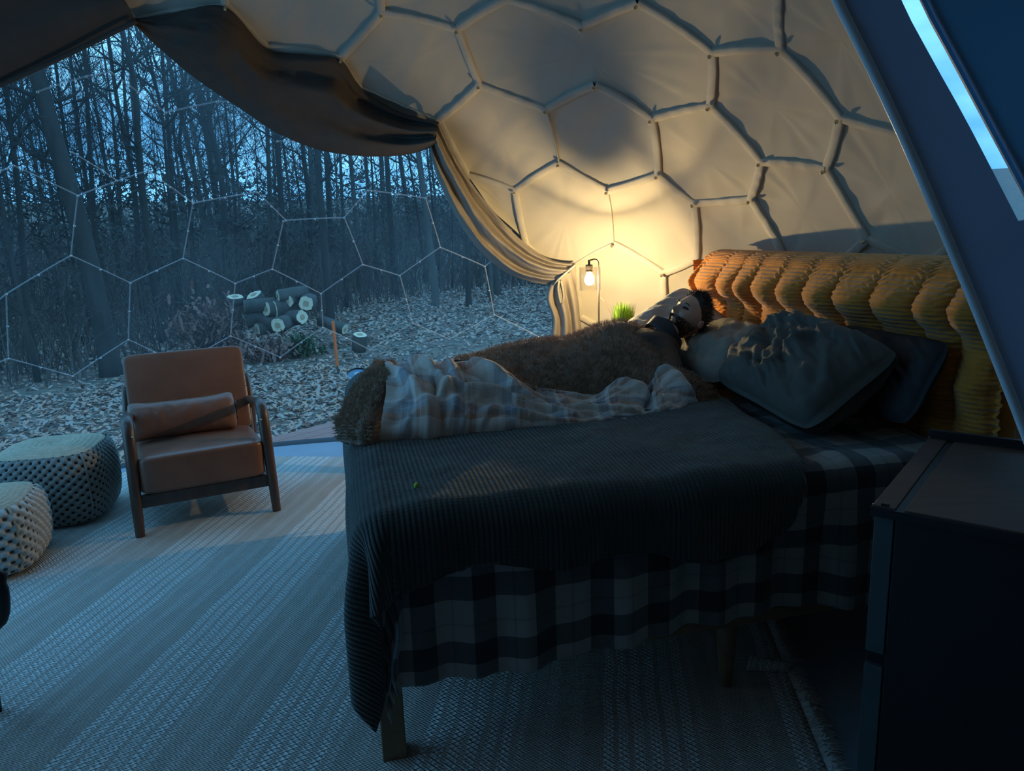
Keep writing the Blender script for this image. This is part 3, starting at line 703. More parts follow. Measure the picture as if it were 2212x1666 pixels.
# logs
def log(px, py, Y, rpx, L, dirv, label, squash=1.0, grp='cut logs in the pile'):
    c = aty(px, py, Y); r = rpx*Y/FOC; d = Vector(dirv).normalized(); e_t = empty('cut_log', c, label, 'log', grp)
    m_ = MB(); n = 18; rr = [r*(1+.06*math.sin(k_*1.3+px)+.05*math.sin(k_*2.9)) for k_ in range(n)]
    x_ = d.orthogonal().normalized(); y_ = d.cross(x_)
    def ring(o, s): return [c+d*o+(x_*math.cos(6.2832*k_/n)+y_*math.sin(6.2832*k_/n))*rr[k_]*s for k_ in range(n)]
    V = ring(0, 1)+ring(.02, 1.03)+ring(L*.5, 1.06)+ring(L, 1); Fs = []
    for j in range(3):
        for k_ in range(n): Fs.append((j*n+k_, j*n+(k_+1) % n, (j+1)*n+(k_+1) % n, (j+1)*n+k_))
    Fs.append(tuple(3*n+k_ for k_ in range(n))); m_.add(V, Fs); m_.build('bark_side', M['bark2'], e_t)
    m_ = MB(); m_.add(ring(-.004, .93)+ring(.012, .99), [tuple(range(n))]+[(k_, k_+n, (k_+1) % n+n, (k_+1) % n) for k_ in range(n)]); m_.build('cut_face', M['cut'], e_t, smooth=False)
    m_ = MB(); V = [p.lerp(c-d*.012, .55) for p in ring(-.012, .9)]; m_.add(V, [tuple(range(n))]); m_.build('heartwood', M['heart'], e_t, smooth=False)
Yl = 13.6
log(620, 651, Yl, 15, .5, (.25, 1, .10), 'round log with pale face, upper left of the two topmost')
log(661, 656, Yl-.2, 16, .5, (-.1, 1, .05), 'round log with pale face at the upper right of the pile')
log(653, 685, Yl-.3, 15, .5, (-.85, .7, -.1), 'log seen at a slant below the upper right one')
log(600, 703, Yl-.7, 16, .45, (.1, 1, .05), 'pale faced round log with a split, lowest of the pile')
log(778, 723, Yl-1.2, 15, .3, (-.2, .25, -1), 'lone cut stump lying flat right of the orange stake')
log(548, 637, Yl+.1, 17, .16, (.3, .45, -1), 'thin pale slice lying tilted on top of the pile')
log(508, 641, Yl+.1, 17, .14, (-.12, .22, -1), 'thin pale slice at the top left of the pile')
for k_, (x, y, r, d, lab) in enumerate([(528, 663, 14, (1, .35, .05), 'grey barked log at the upper left of the pile'), (528, 692, 17, (1, .5, .25), 'lichen grey log in the middle left of the pile'), (560, 688, 15, (1, -.3, -.3), 'grey log crossing the middle of the pile'),
   (555, 712, 14, (1, .9, .1), 'short pale log end low in the pile'), (592, 668, 19, (1, .8, .1), 'dark log between the slices and the round faces'), (632, 690, 15, (-.9, .6, -.2), 'bluish grey log under the round faces'), (495, 700, 12, (.5, .2, -1), 'upright grey log leaning at the left end'), (600, 640, 13, (1, .6, .1), 'log under the tilted slice at the top'),
   (745, 712, 12, (-.9, .3, .3), 'grey log piece lying behind the orange stake'), (575, 668, 16, (.9, 1, -.1), 'dark log buried in the centre of the pile'), (620, 738, 8, (1, .3, -.5), 'pale wood chip lying in front of the pile')]):
    log(x, y, Yl-.1+.08*(k_ % 3), r, .55 if r > 10 else .2, d, lab)
# orange stake
b0, t0 = aty(731, 812, 10.9), aty(719, 694, 10.9); b0.z = ground_z(b0.x, b0.y)-.05
st_ = tag(empty('survey_stake', b0), 'bright orange topped wooden stake standing in the leaves', 'stake')
m_ = MB(); m_.tube([b0, b0.lerp(t0, .22)], .017, 4); m_.build('bare_foot', M['bark2'], st_, smooth=False)
m_ = MB(); m_.tube([b0.lerp(t0, .2), t0], .024, 4); m_.build('orange_top', M['orange'], st_, smooth=False)
# deck boards outside the dome
dkA, dkB = atz(585, 940, 0), atz(760, 896, 0); dd = (dkB-dkA).normalized(); nn = Vector((dd.y, -dd.x, 0)); nn = nn if nn.y < 0 else -nn
deck = struct(empty('floor_deck', (dkA.x, dkA.y, -.05)))
for k_ in range(12):
    m_ = MB(); c = dkA.lerp(dkB, .5)+dd*.9+nn*(.07+k_*.143); m_.box((c.x, c.y, -.035), (2.2, .068, .016), Matrix(((dd.x, nn.x, 0), (dd.y, nn.y, 0), (0, 0, 1)))); m_.build('board', M['deck'], deck, smooth=False)
m_ = MB(); c = dkA.lerp(dkB, .5)+dd*.9-nn*.01; m_.box((c.x, c.y, -.24), (2.2, .015, .2), Matrix(((dd.x, nn.x, 0), (dd.y, nn.y, 0), (0, 0, 1)))); m_.build('fascia', M['deck'], deck, smooth=False)

# ================================================================ ROOM
# ---------------------------------------------------------------- rug
AZR = R_(7.5); RS = Vector((math.sin(AZR), math.cos(AZR), 0)); RW = Vector((math.cos(AZR), -math.sin(AZR), 0))
def RP(w, s, z=0): return RW*w+RS*s+Vector((0, 0, z))
rw1, rs0, rs1, rw0 = .62, 1.18, 4.86, -3.35
rug = tag(empty('rug', RP(-1, 3)), 'cream and tan striped woven rug with a frayed white edge under the bed', 'rug')
def rugin(p): return math.hypot(p.x-DC.x, p.y-DC.y) < 3.33
def rugf(u, v):
    w = rw0+(rw1-rw0)*u; s = rs0+(rs1-rs0)*v
    if w < -1.9 : pass
    p = RP(w, s)
    q = Vector((p.x-DC.x, p.y-DC.y, 0))
    if q.length > 3.30: q = q.normalized()*3.30; p = DC+q
    ed = min(u, 1-u, v, 1-v)
    return (p.x, p.y, .012+.004*ns(w*3, s*2)*sm(0, .03, ed))
mb = MB(); mb.grid(160, 150, rugf, lambda u, v: (rw0+(rw1-rw0)*u, rs0+(rs1-rs0)*v)); mb.build('rug_body', M['rug'], rug, solid=-.010)
mb = MB()
for i in range(2600):
    s = rs0+(rs1-rs0-.9)*rnd.random(); p = RP(rw1-.006+rnd.random()*.01, s, .010)
    L = .05+.035*rnd.random()+.03*max(0, ns(s*5, 1)); d = (RW+RS*rnd.gauss(0, .55)).normalized()
    q = p+d*L*.5+Vector((0, 0, rnd.uniform(0, .010))); e2 = q+(d+RS*rnd.gauss(0, .6)).normalized()*L*.5-Vector((0, 0, .006)); w = RS*.0022
    mb.add([p-w, p+w, q+w, q-w, e2], [(0, 1, 2, 3), (3, 2, 4)])
fr = mb.build('fringe', mat('rug_fringe', (.68, .68, .66), .9), rug, smooth=False); fr['kind'] = 'stuff'
# a folded over corner of the rug behind the bed leg
def fold(u, v):
    a_ = atz(1625+85*u, 1425+22*u, .012); b_ = atz(1612+92*u, 1450+5*u, .012); return a_.lerp(b_, v)+Vector((0, 0, .03*math.sin(v*math.pi)+.004))
mb = MB(); mb.grid(14, 8, fold, lambda u, v: (u*.3, v*.1)); mb.build('folded_corner', M['rug'], rug, solid=.006)

# ---------------------------------------------------------------- bed
bed = tag(empty('bed', B(BL/2, BW/2, 0)), 'large oak framed bed with a mustard tufted headboard under the tent wall', 'bed')
RB = Matrix(((BU.x, BV.x, 0), (BU.y, BV.y, 0), (0, 0, 1)))
def bbox(name, a, b, z, ha, hb, hz, m, par=bed, bev=.006):
    mm = MB(); mm.box(B(a, b, z), (ha, hb, hz), RB); return mm.build(name, m, par, smooth=False, bevel=bev)
for (a, b) in ((.09, .07), (BL-.08, .07), (.09, BW-.07), (BL-.08, BW-.07)):
    mm = MB(); mm.box(B(a, b, .17), (.036, .036, .17), RB); mm.build('leg', M['bedwood'], bed, smooth=False, bevel=.004)
for (a, b) in ((1.22, .10), (1.22, BW-.10)):
    mm = MB(); mm.tube([B(a, b, 0), B(a, b, .15), B(a, b, .30)], [.021, .032, .040], 10); mm.build('leg', M['bedwood'], bed)
bbox('side_rail', BL/2, .05, .315, BL/2-.03, .016, .052, M['bedwood']); bbox('side_rail', BL/2, BW-.05, .315, BL/2-.03, .016, .052, M['bedwood'])
bbox('foot_rail', .05, BW/2, .315, .016, BW/2-.04, .05, M['bedwood'])
bbox('slat_base', BL/2, BW/2, .36, BL/2-.04, BW/2-.06, .012, M['bedwood'])
matr = tag(empty('mattress', B(BL/2, BW/2, .38)), 'thick mattress lying on the bed frame, hidden by the bedding', 'mattress')
mm = MB(); mm.box(B(BL/2+.07, BW/2, .575), (BL/2-.09, BW/2-.05, .185), RB); mm.build('mattress_body', M['white'], matr, bevel=.05)

def rbox_map(a, b, a0, a1, b0, b1, z, r=.09, flare=.06):
    # cloth lying on the box top [a0,a1]x[b0,b1] at height z and falling over its sides
    ox = a0-a if a < a0 else 0; oy = b0-b if b < b0 else (b-b1 if b > b1 else 0); sy = -1 if b < b0 else 1
    ca, cb = max(a, a0), min(max(b, b0), b1); d = math.hypot(ox, oy)
    if d < 1e-9: return ca, cb, z, 0
    ux, uy = -ox/d, sy*oy/d
    arc = r*math.pi/2
    if d < arc: t = d/r; return ca+ux*r*math.sin(t), cb+uy*r*math.sin(t), z-r*(1-math.cos(t)), d
    h = d-arc; return ca+ux*(r+flare*h), cb+uy*(r+flare*h), z-r-h, d
# plaid sheet
def sheet_pt(a, b):
    x, y, z, d = rbox_map(a, b, .13, 9, .05, BW-.05, BT-.015, .06, .0)
    k = sm(.05, .4, d)
    y += k*(.016*math.sin(a*17+2*ns(a*3, 0))+.012*math.sin(a*41))*(-1 if b < .5 else 1)
    x += (k*.015*math.sin(b*19) if a < .13 else 0)
    z += .012*fb(a*4, b*4, 5)*(1-k)
    if a > 1.1 and b > 0 : z += .022*max(0, fb(a*5+2, b*3, 9))*sm(1.1, 1.4, a)
    if d > .3: z -= .03*math.sin(a*3.1+.6)*k+.05*sm(1.3, 2.0, a)*k
    return x, y, z
mb = MB(); a_lo, a_hi, b_lo, b_hi = -.26, BL-.06, -.47, BW+.35
mb.grid(230, 230, lambda u, v: B(*sheet_pt(a_lo+(a_hi-a_lo)*u, b_lo+(b_hi-b_lo)*v)), lambda u, v: (a_lo+(a_hi-a_lo)*u, b_lo+(b_hi-b_lo)*v))
sheet = tag(mb.build('plaid_sheet', M['sheet'], solid=.004), 'grey and white plaid flannel sheet hanging below the dark cover, untidy at the head', 'sheet')
def bulbglass():
    m = emit('glowing_bulb_glass', (1.0, .78, .45), 14.0); t = m.node_tree; tr = t.nodes.new('ShaderNodeBsdfTransparent'); a = t.nodes.new('ShaderNodeAddShader')
    e = [n for n in t.nodes if n.type == 'EMISSION'][0]; o = [n for n in t.nodes if n.type == 'OUTPUT_MATERIAL'][0]
    t.links.new(e.outputs[0], a.inputs[0]); t.links.new(tr.outputs[0], a.inputs[1]); t.links.new(a.outputs[0], o.inputs[0]); return m
M['bulbglass'] = bulbglass()
# ribbed coverlet
def cov_pt(a, b):
    x, y, z, d = rbox_map(a, b, .12, 9, .02, BW-.02, BT+.020, .09, .0)
    k = sm(.04, .4, d)
    if a < .12 and b >= .02: x += k*(.020*math.sin(b*13+1)+.01*math.sin(b*31))
    elif b < .02 and a >= .12: y -= k*(.012*math.sin(a*14)+.008*math.sin(a*33))
    elif a < .12:
        an = math.atan2(.02-b, .12-a); w_ = .045*math.sin(an*6+1)*k; x -= math.cos(an)*w_; y -= math.sin(an)*w_
    z += .012*fb(a*3, b*3, 2) + .010*sm(-.0, .5, b)*(1-k)
    z += .055*sm(1.25, 1.85, b)*(1-k)*sm(.0, .25, a)*sm(1.3, .9, a)
    return x, y, z
def cov_uv(u, v):
    b = -.36+(BW+.72)*v; head = interp([(-.36, 1.30), (-.1, 1.38), (.2, 1.46), (.5, 1.54), (.9, 1.6), (2.4, 1.62)], b)+.015*math.sin(b*9)
    foot = -.50+.05*math.sin(b*4)
    near = -.24-.03*math.sin(u*9)-.02*math.sin(u*23)
    bb = b if b > -.2 else near+(b+.36)/(.16)*(-.2-near)
    return foot+(head-foot)*u, bb
mb = MB(); mb.grid(240, 240, lambda u, v: B(*cov_pt(*cov_uv(u, v))), lambda u, v: cov_uv(u, v))
cov = tag(mb.build('ribbed_coverlet', M['coverlet'], solid=.008), 'dark green ribbed coverlet spread over the foot of the bed, corner hanging low', 'blanket')
ep = aty(898, 1052, 2.08)
q_ = atz(898, 1052, BT+.032); mm = MB(); mm.lathe(q_, [(.001, 0), (.006, .001), (.007, .010), (.005, .016), (.001, .018)], 12, axis=Vector((.3, -.5, .8)).normalized())
tag(mm.build('speck', M['lime']), 'tiny lime yellow earplug lying on the dark green coverlet', 'speck')  # unidentified lime-coloured speck set on the coverlet

# ---------------------------------------------------------------- headboard
hb = empty('headboard'); hb.parent = bed; hb.matrix_parent_inverse = bed.matrix_basis.inverted()
mm = MB(); mm.box(B(BL+.10, BW/2, .68), (.04, BW/2+.0, .70), RB); back_ = mm.build('headboard', M['mustard'], bed, bevel=.03)
bpy.data.objects.remove(hb)
pinb = [1.985, 1.92, 1.68, 1.50, 1.34, 1.13, .93, .72, .50, .28, .12, -.02]
def puff(b):
    for p, q in zip(pinb, pinb[1:]):
        if q <= b <= p:
            t = (b-q)/(p-q); return (max(0, math.sin(math.pi*t)))**.42, t
    return 0, 0
def hbf(u, v):
    # u along the width (far to near), v 0 = back of the top edge, 1 = bottom front
    b = 1.99-2.03*u; th = .13; Ltot = .16+.95; s = v*Ltot
    pf, t = puff(b)
    ripple = .0050*math.sin(s*2*math.pi/.026+3*math.sin(b*60))*min(1, (1-pf)*2.2)
    if s < .16:
        an = s/.16*math.pi/2; a = BL+.10-th*math.sin(an)*.9; z = 1.36+.055*math.cos(an)
        a -= .006*pf*math.sin(an)
    else:
        h = s-.16; z = 1.36-h
        lob = interp([(0, .08), (.05, .55), (.11, 1.0), (.15, .95), (.20, .35), (.235, .12), (.30, .45), (.36, .75), (.45, .3), (.9, .2)], h-.03*(pf-.5))
        a = BL+.10-th*.9-.006*pf-.024*pf*sm(0, .12, h)-.060*lob*(pf**.8)-.02*math.sin(min(h/.2, 1)*math.pi)
        a += .02*sm(.1, .22, h)
    if b > 1.93: a += .09*((b-1.93)/.06)**2
    a -= ripple + .0012*math.sin(s*2*math.pi/.0165) + .006*fb(b*6, z*6)
    return B(a, b-.02*(1-pf)*math.sin(s*90)*.25, z-.006*(1-pf)*sm(0, .1, s)*sm(.3, .1, s))
mb = MB(); mb.grid(420, 260, hbf, lambda u, v: (2.03*u, v*1.11)); hc_ = mb.build('tufted_cover', M['mustard']); hc_.parent = back_; hc_.matrix_parent_inverse.identity()
mm = MB()
mb = MB(); mb.grid(30, 40, lambda u, v: B(BL+.10-.16*(1-u)+.0, 1.985-.0*u, .41+.95*v-.0), lambda u, v: (u*.2, v)); hc_ = mb.build('side_cover', M['mustard']); hc_.parent = back_; hc_.matrix_parent_inverse.identity()

# ---------------------------------------------------------------- pillows
def pillow(name, c, rot, sz, m, seed, label, wr=.02, pinch=1.0):
    # rot: 3x3 columns = width, height, thickness axes
    root = tag(empty(name, c), label, 'pillow'); mb = MB(); n = 70
    for side in (1, -1):
        def fn(u, v):
            x, y = 2*u-1, 2*v-1; e_ = (1-abs(x)**3.2)*(1-abs(y)**3.2); e_ = max(e_, 0)**.48
            kx = math.sqrt(1-.22*y**4); ky = math.sqrt(1-.22*x**4)
            px = x*kx*(1-.05*pinch*(1-abs(y)**2)*abs(x)); py = y*ky*(1-.07*pinch*(1-abs(x)**2)*abs(y))
            rad = math.hypot(x+.35, y+1.0); ang = math.atan2(y+1.0, x+.35); rid = (1-abs(math.sin(ang*6.5+.6*ns(x*2, y*2, seed))))**3*sm(.15, .6, rad)*sm(2.2, 1.2, rad) if seed == 5 and side == 1 else 0
            w_ = wr*(.40*rid+fb(x*1.3+seed, y*1.3, seed)*.9 + .75*fb((x+y*.8)*3.6+seed+.5*ns(x*2, y*2), (x-y)*.8, 3, 3)*(1-sm(.85, 1.0, max(abs(x), abs(y)))))
            return c+rot @ Vector((px*sz[0], py*sz[1], side*(e_*sz[2]+w_*e_)))
        mb.grid(n, n, fn, lambda u, v: (u, v))
    o = mb.build('pillowcase', m, root); weld(o, .0008); return root
def axes(w, t):
    w = Vector(w).normalized(); t = Vector(t); t = (t-w*t.dot(w)).normalized(); h = t.cross(w); return Matrix((w, h, t)).transposed()
# leaning pillow behind the head; its upper corner stands in front of the wall
pillow('pillow', B(1.76, 1.66, .985), axes(BU*.85+BV*.15+Vector((0, 0, .42)), -BV*.62-BU*.30+Vector((0, 0, .70))), (.30, .24, .075), M['pillow'], 3, 'pale linen pillow propped up behind the sleeping person, one corner pointing up', .03)
pillow('pillow', B(1.80, 1.22, .955), axes(BV, -BU*.35+Vector((0, 0, 1))), (.36, .25, .10), M['fpillow'], 8, 'rumpled grey pillow lying flat under the head of the sleeper', .025)
pillow('pillow', B(1.75, .54, .995), axes(BV*.99+BU*.06+Vector((0, 0, .06)), -BU*.62-BV*.05+Vector((0, 0, .78))), (.385, .225, .14), M['dpillow'], 5, 'dark grey pillow with deep creases leaning on the near half of the headboard', .05)
pillow('pillow', B(1.95, .38, 1.0), axes(BV, -BU*.9+Vector((0, 0, .5))), (.30, .17, .06), M['black'] if False else mat('navy_pillow', (.03, .03, .036), .8), 11, 'nearly black pillow tucked behind the creased grey one', .02)

# ---------------------------------------------------------------- the sleeper
person = tag(empty('person', B(.9, 1.3, BT)), 'person in a dark jacket asleep on their back under the fur throw', 'person')
def skin_body(name, V, E, rad, m, par, sub=2):
    me = bpy.data.meshes.new(name); me.from_pydata([tuple(v) for v in V], E, []); o = bpy.data.objects.new(name, me); COL.objects.link(o)
    sk = o.modifiers.new('skin', 'SKIN'); me.skin_vertices.new() if not me.skin_vertices else None
    for i, r in enumerate(rad):
        d = me.skin_vertices[0].data[i]; d.radius = r if isinstance(r, tuple) else (r, r); d.use_root = (i == 0)
    s_ = o.modifiers.new('sub', 'SUBSURF'); s_.levels = sub; s_.render_levels = sub
    bpy.context.view_layer.update(); dg = bpy.context.evaluated_depsgraph_get(); ev = bpy.data.meshes.new_from_object(o.evaluated_get(dg))
    o.modifiers.clear(); o.data = ev; ev.polygons.foreach_set('use_smooth', [True]*len(ev.polygons)); ev.materials.clear(); ev.materials.append(m); o.name = name
    if par: o.parent = par; o.matrix_parent_inverse = par.matrix_basis.inverted()
    return o
HC = B(1.70, 1.36, 1.115)                      # head centre
NK = B(1.565, 1.33, 1.045)
bV = [B(.92, 1.34, .86), B(1.15, 1.34, .86), B(1.40, 1.32, .93), B(1.50, 1.335, .99), NK, B(1.62, 1.345, 1.075),
      B(1.45, 1.13, .95), B(1.37, 1.0, .90), B(1.15, 1.08, .85), B(1.46, 1.51, .95), B(1.30, 1.54, .87), B(1.13, 1.46, .85),
      B(.82, 1.26, .87), B(.48, 1.24, .88), B(.14, 1.22, .86), B(.82, 1.42, .87), B(.48, 1.45, .88), B(.14, 1.44, .86), B(.08, 1.21, .90), B(.08, 1.44, .90)]
bE = [(0, 1), (1, 2), (2, 3), (3, 4), (4, 5), (3, 6), (6, 7), (7, 8), (3, 9), (9, 10), (10, 11), (0, 12), (12, 13), (13, 14), (0, 15), (15, 16), (16, 17), (14, 18), (17, 19)]
br = [(.06, .09), (.07, .09), (.07, .10), (.055, .08), .052, .052, .04, .034, .032, .055, .042, .032, .07, .05, .036, .07, .05, .036, .028, .028]
skin_body('body', bV, bE, br, M['skin'], person)
jV = [B(1.0, 1.34, .84), B(1.18, 1.32, .85), B(1.40, 1.30, .91), B(1.50, 1.33, .97), B(1.46, 1.11, .92), B(1.42, 1.01, .895), B(1.32, .97, .875), B(1.15, 1.06, .84), B(1.46, 1.52, .95), B(1.32, 1.55, .87), B(1.15, 1.47, .85), B(1.555, 1.335, 1.03)]
jE = [(0, 1), (1, 2), (2, 3), (3, 4), (4, 5), (5, 6), (6, 7), (3, 8), (8, 9), (9, 10), (3, 11)]
skin_body('jacket', jV, jE, [(.06, .10), (.075, .12), (.115, .175), (.10, .15), .088, .085, .065, .04, .085, .055, .04, .085], M['jacket'], person)
# head, local frame: X face forward, Y to the person's left, Z crown
hF = (-BU*.78-BV*.34+Vector((0, 0, .62))).normalized(); hZ = (BU*.74+Vector((0, 0, .66))+BV*.05); hZ = (hZ-hF*hZ.dot(hF)).normalized(); hY = hZ.cross(hF)
HR = Matrix((hF, hY, hZ)).transposed()
def g3(x, y, z, cx, cy, cz, sx, sy=None, sz=None):
    sy = sy or sx; sz = sz or sx; return math.exp(-((x-cx)/sx)**2-((y-cy)/sy)**2-((z-cz)/sz)**2)
def headf(u, v):
    th = u*2*math.pi; ph = (v-.5)*math.pi*.998
    dx, dy, dz = math.cos(ph)*math.cos(th), math.cos(ph)*math.sin(th), math.sin(ph)
    x, y, z = dx*.094, dy*.074, dz*.118
    if z < 0: k = 1+z*2.6; y *= (.55+.45*max(0, k)) if x > 0 else k*.4+.6; x *= 1+z*(.9 if x > 0 else 1.6)
    if x > 0:
        f = sm(.02, .07, x)
        fl = .012*sm(.3, 1, dx)
        x -= fl*(1-sm(.02, .08, abs(z)))*0
        x += f*(.030*g3(0, y, z, 0, 0, -.022, 1, .0115, .014)+.016*g3(0, y, z, 0, 0, -.002, 1, .009, .020)     # nose
                + .007*g3(0, y, z, 0, 0, .030, 1, .05, .010)                                             # brow
                - .011*(g3(0, y, z, 0, .031, .010, 1, .017, .012)+g3(0, y, z, 0, -.031, .010, 1, .017, .012))
                + .007*(g3(0, y, z, 0, .031, .008, 1, .010, .007)+g3(0, y, z, 0, -.031, .008, 1, .010, .007))  # lids
                + .008*g3(0, y, z, 0, 0, -.052, 1, .020, .005)+.008*g3(0, y, z, 0, 0, -.064, 1, .018, .006)-.004*g3(0, y, z, 0, 0, -.058, 1, .018, .003)
                + .014*g3(0, y, z, 0, 0, -.092, 1, .022, .016))
        x += f*.006*(g3(0, y, z, 0, .042, -.02, 1, .018, .02)+g3(0, y, z, 0, -.042, -.02, 1, .018, .02))
    return HC+HR @ Vector((x, y, z))
mb = MB(); mb.grid(96, 96, headf); weld(mb.build('head', M['skin'], person), .0004)
for sg in (1, -1):
    mm = MB(); c_ = HC+HR @ Vector((-.012, sg*.076, -.008)); ax = (HR @ Vector((-.35, sg*.85, 0))).normalized()
    mm.lathe(c_, [(.001, -.004), (.014, -.004), (.019, .003), (.021, .010), (.016, .013), (.010, .008), (.001, .006)], 16, axis=ax); eo = mm.build('ear', M['skin'], person)
    # closed eye line
    mm = MB(); mm.tube([HC+HR @ Vector((.088-.9*t*t*.02-abs(yy-.031)*.25, sg*yy, .004)) for yy, t in ((.020, .3), (.026, 0), (.034, 0), (.042, .5))], .0010, 5); mm.build('eyelashes', M['hair'], person)
    mm = MB(); mm.tube([HC+HR @ Vector((.094-abs(yy-.025)*.4, sg*yy, zz)) for yy, zz in ((.014, .028), (.026, .033), (.038, .032), (.048, .026))], [.002, .0034, .003, .0015], 6); mm.build('eyebrow', M['hair'], person)
def hairf(u, v):
    th = u*2*math.pi; ph = (v-.5)*math.pi*.998
    d = Vector((math.cos(ph)*math.cos(th), math.cos(ph)*math.sin(th), math.sin(ph)))
    cover = sm(.15, .55, d.z*.9-d.x*.75+.12)
    k = .965+.13*cover+.05*cover*fb(d.x*6, d.y*6, d.z*6)
    p = Vector((d.x*.094, d.y*.074, d.z*.118))*k
    if p.z < -.03: p.x *= .8; p.y *= .8
    return HC+HR @ p
mb = MB(); mb.grid(60, 60, hairf); weld(mb.build('hair', M['hair'], person), .0004)
def blades(src_pts, n, L, m, name, par, w=.0012, grav=.3, rs=3, spread=.35):
    rr = random.Random(rs); mb = MB()
    for _ in range(n):
        p, nn = rr.choice(src_pts) if isinstance(src_pts, list) else src_pts(rr)
        d = (nn+Vector((rr.gauss(0, spread), rr.gauss(0, spread), rr.gauss(0, spread)-grav*.3))).normalized(); l = L*rr.uniform(.5, 1.2)
        s_ = d.orthogonal().normalized()*w; s_ = Matrix.Rotation(rr.random()*6.28, 3, d) @ s_; q = p+d*l*.55; e2 = q+(d+Vector((rr.gauss(0, .2), rr.gauss(0, .2), -grav))).normalized()*l*.45
        mb.add([p-s_, p+s_, q+s_*.7, q-s_*.7, e2], [(0, 1, 2, 3), (3, 2, 4)])
    o = mb.build(name, m, par, smooth=False); o['kind'] = 'stuff'; return o
hp = []
for _ in range(2600):
    th, ph = rnd.random()*6.283, rnd.uniform(-.9, 1.5); d = Vector((math.cos(ph)*math.cos(th), math.cos(ph)*math.sin(th), math.sin(ph)))
    if d.z*.9-d.x*.75 > .28: hp.append((HC+HR @ Vector((d.x*.1, d.y*.08, d.z*.125)), (HR @ (d+Vector((-.5, 0, .3)))).normalized()))
blades(hp, 2600, .034, M['hair'], 'hair_strands', person, .0011, .15, 4)
bp_ = []
for _ in range(9000):
    u = rnd.uniform(-.27, .27) % 1; v = rnd.uniform(.10, .42); p = headf(u, v); l = HR.transposed() @ (p-HC)
    if (l.z < -.035 and l.x > -.01) and not (abs(l.y) < .018 and -.07 < l.z < -.048 and l.x > .05): bp_.append((p, (HR @ Vector((l.x, l.y*1.2, l.z-.02))).normalized()))
blades(bp_, 3200, .012, M['hair'], 'beard', person, .0011, .2, 5)
# pale ruffled collar edge and jacket collar
mb = MB()
def colf(u, v):
    an = u*2*math.pi; ax = (HC-NK).normalized(); x_ = ax.orthogonal().normalized(); y_ = ax.cross(x_)
    r = .078+.012*v+.003*math.sin(an*4); return NK-ax*.055+ax*(.06*v+.004*math.sin(an*5)*v)+(x_*math.cos(an)+y_*math.sin(an))*r
mb.grid(60, 10, colf, wrap=False); mb.build('collar', M['jacket'], person, solid=.012)

# ---------------------------------------------------------------- fur and flannel throw
throw = tag(empty('fur_throw', B(.7, 1.2, BT+.03)), 'brown faux fur throw lined with tan and blue plaid flannel, over the sleeper', 'blanket')
def bcurve(pts, bs, n):
    return cr([atb(x, y, b) for (x, y), b in zip(pts, bs if isinstance(bs, (list, tuple)) else [bs]*len(pts))], n)
def loft(curves, nu, nv, disp=None, uvs=(1, 1)):
    C_ = [cr(c, nu) for c in curves]; cols = [cr([c[i] for c in C_], nv) for i in range(nu)]
    def base(i, j): return cols[min(max(i, 0), nu-1)][min(max(j, 0), nv-1)]
    def fn(u, v):
        i, j = round(u*(nu-1)), round(v*(nv-1)); p = base(i, j)
        if disp:
            n_ = (base(i+1, j)-base(i-1, j)).cross(base(i, j+1)-base(i, j-1)); n_ = n_.normalized() if n_.length > 1e-9 else Vector((0, 0, 1))
            if n_.z < 0 and abs(n_.z) > .2 or (abs(n_.z) <= .2 and n_.dot(-BV) < 0): n_ = -n_
            p = p+n_*disp(u, v)
        return p
    m_ = MB(); m_.grid(nu, nv, fn, lambda u, v: (u*uvs[0], v*uvs[1])); return m_, fn
def surf_pts(fn, n, rs=1, e=.012):
    rr = random.Random(rs); outp = []
    for _ in range(n):
        u, v = rr.uniform(.0, 1-2*e), rr.uniform(.0, 1-2*e); p = fn(u, v); a_ = fn(u+2*e, v)-p; b_ = fn(u, v+2*e)-p; n_ = a_.cross(b_)
        if n_.length < 1e-9: continue
        n_.normalize()
        if n_.z < 0 and abs(n_.z) > .15 or (abs(n_.z) <= .15 and n_.dot(-BV) < 0): n_ = -n_
        outp.append((p, n_))
    return outp
# fur over the body
top_px = [(985, 782), (1020, 776), (1070, 752), (1130, 737), (1190, 731), (1240, 730), (1290, 708), (1345, 700), (1385, 712), (1420, 722), (1436, 742)]
fur_curves = [
  [B(.62, 1.93, BT+.03), B(.80, 1.96, BT+.03), B(1.0, 1.98, BT+.03), B(1.3, 1.98, BT+.04), B(1.5, 1.85, BT+.10)],
  bcurve(top_px, 1.52, 11),
  bcurve([(1030, 786), (1070, 775), (1140, 756), (1230, 748), (1300, 728), (1360, 720), (1405, 732), (1436, 752)], 1.30, 11),
  bcurve([(1078, 794), (1115, 796), (1170, 790), (1250, 775), (1330, 760), (1400, 758), (1442, 772)], 1.08, 11),
  bcurve([(1105, 818), (1130, 836), (1160, 848), (1250, 860), (1330, 850), (1400, 838), (1448, 822)], .86, 11),
  bcurve([(1112, 862), (1135, 872), (1165, 885), (1260, 895), (1340, 890), (1410, 885), (1470, 880)], .82, 11)]
def fdisp(u, v): return .012*fb(u*7, v*4, 3)+.010*math.sin(u*9+v*5)*sm(0, .2, v)*sm(1, .8, v)
m1, f1 = loft(fur_curves, 120, 90, fdisp); m1.build('fur_top', M['fur'], throw)
blades(surf_pts(f1, 26000, 2), 26000, .030, M['furtip'], 'fur_pile', throw, .0011, .35, 21, .3)
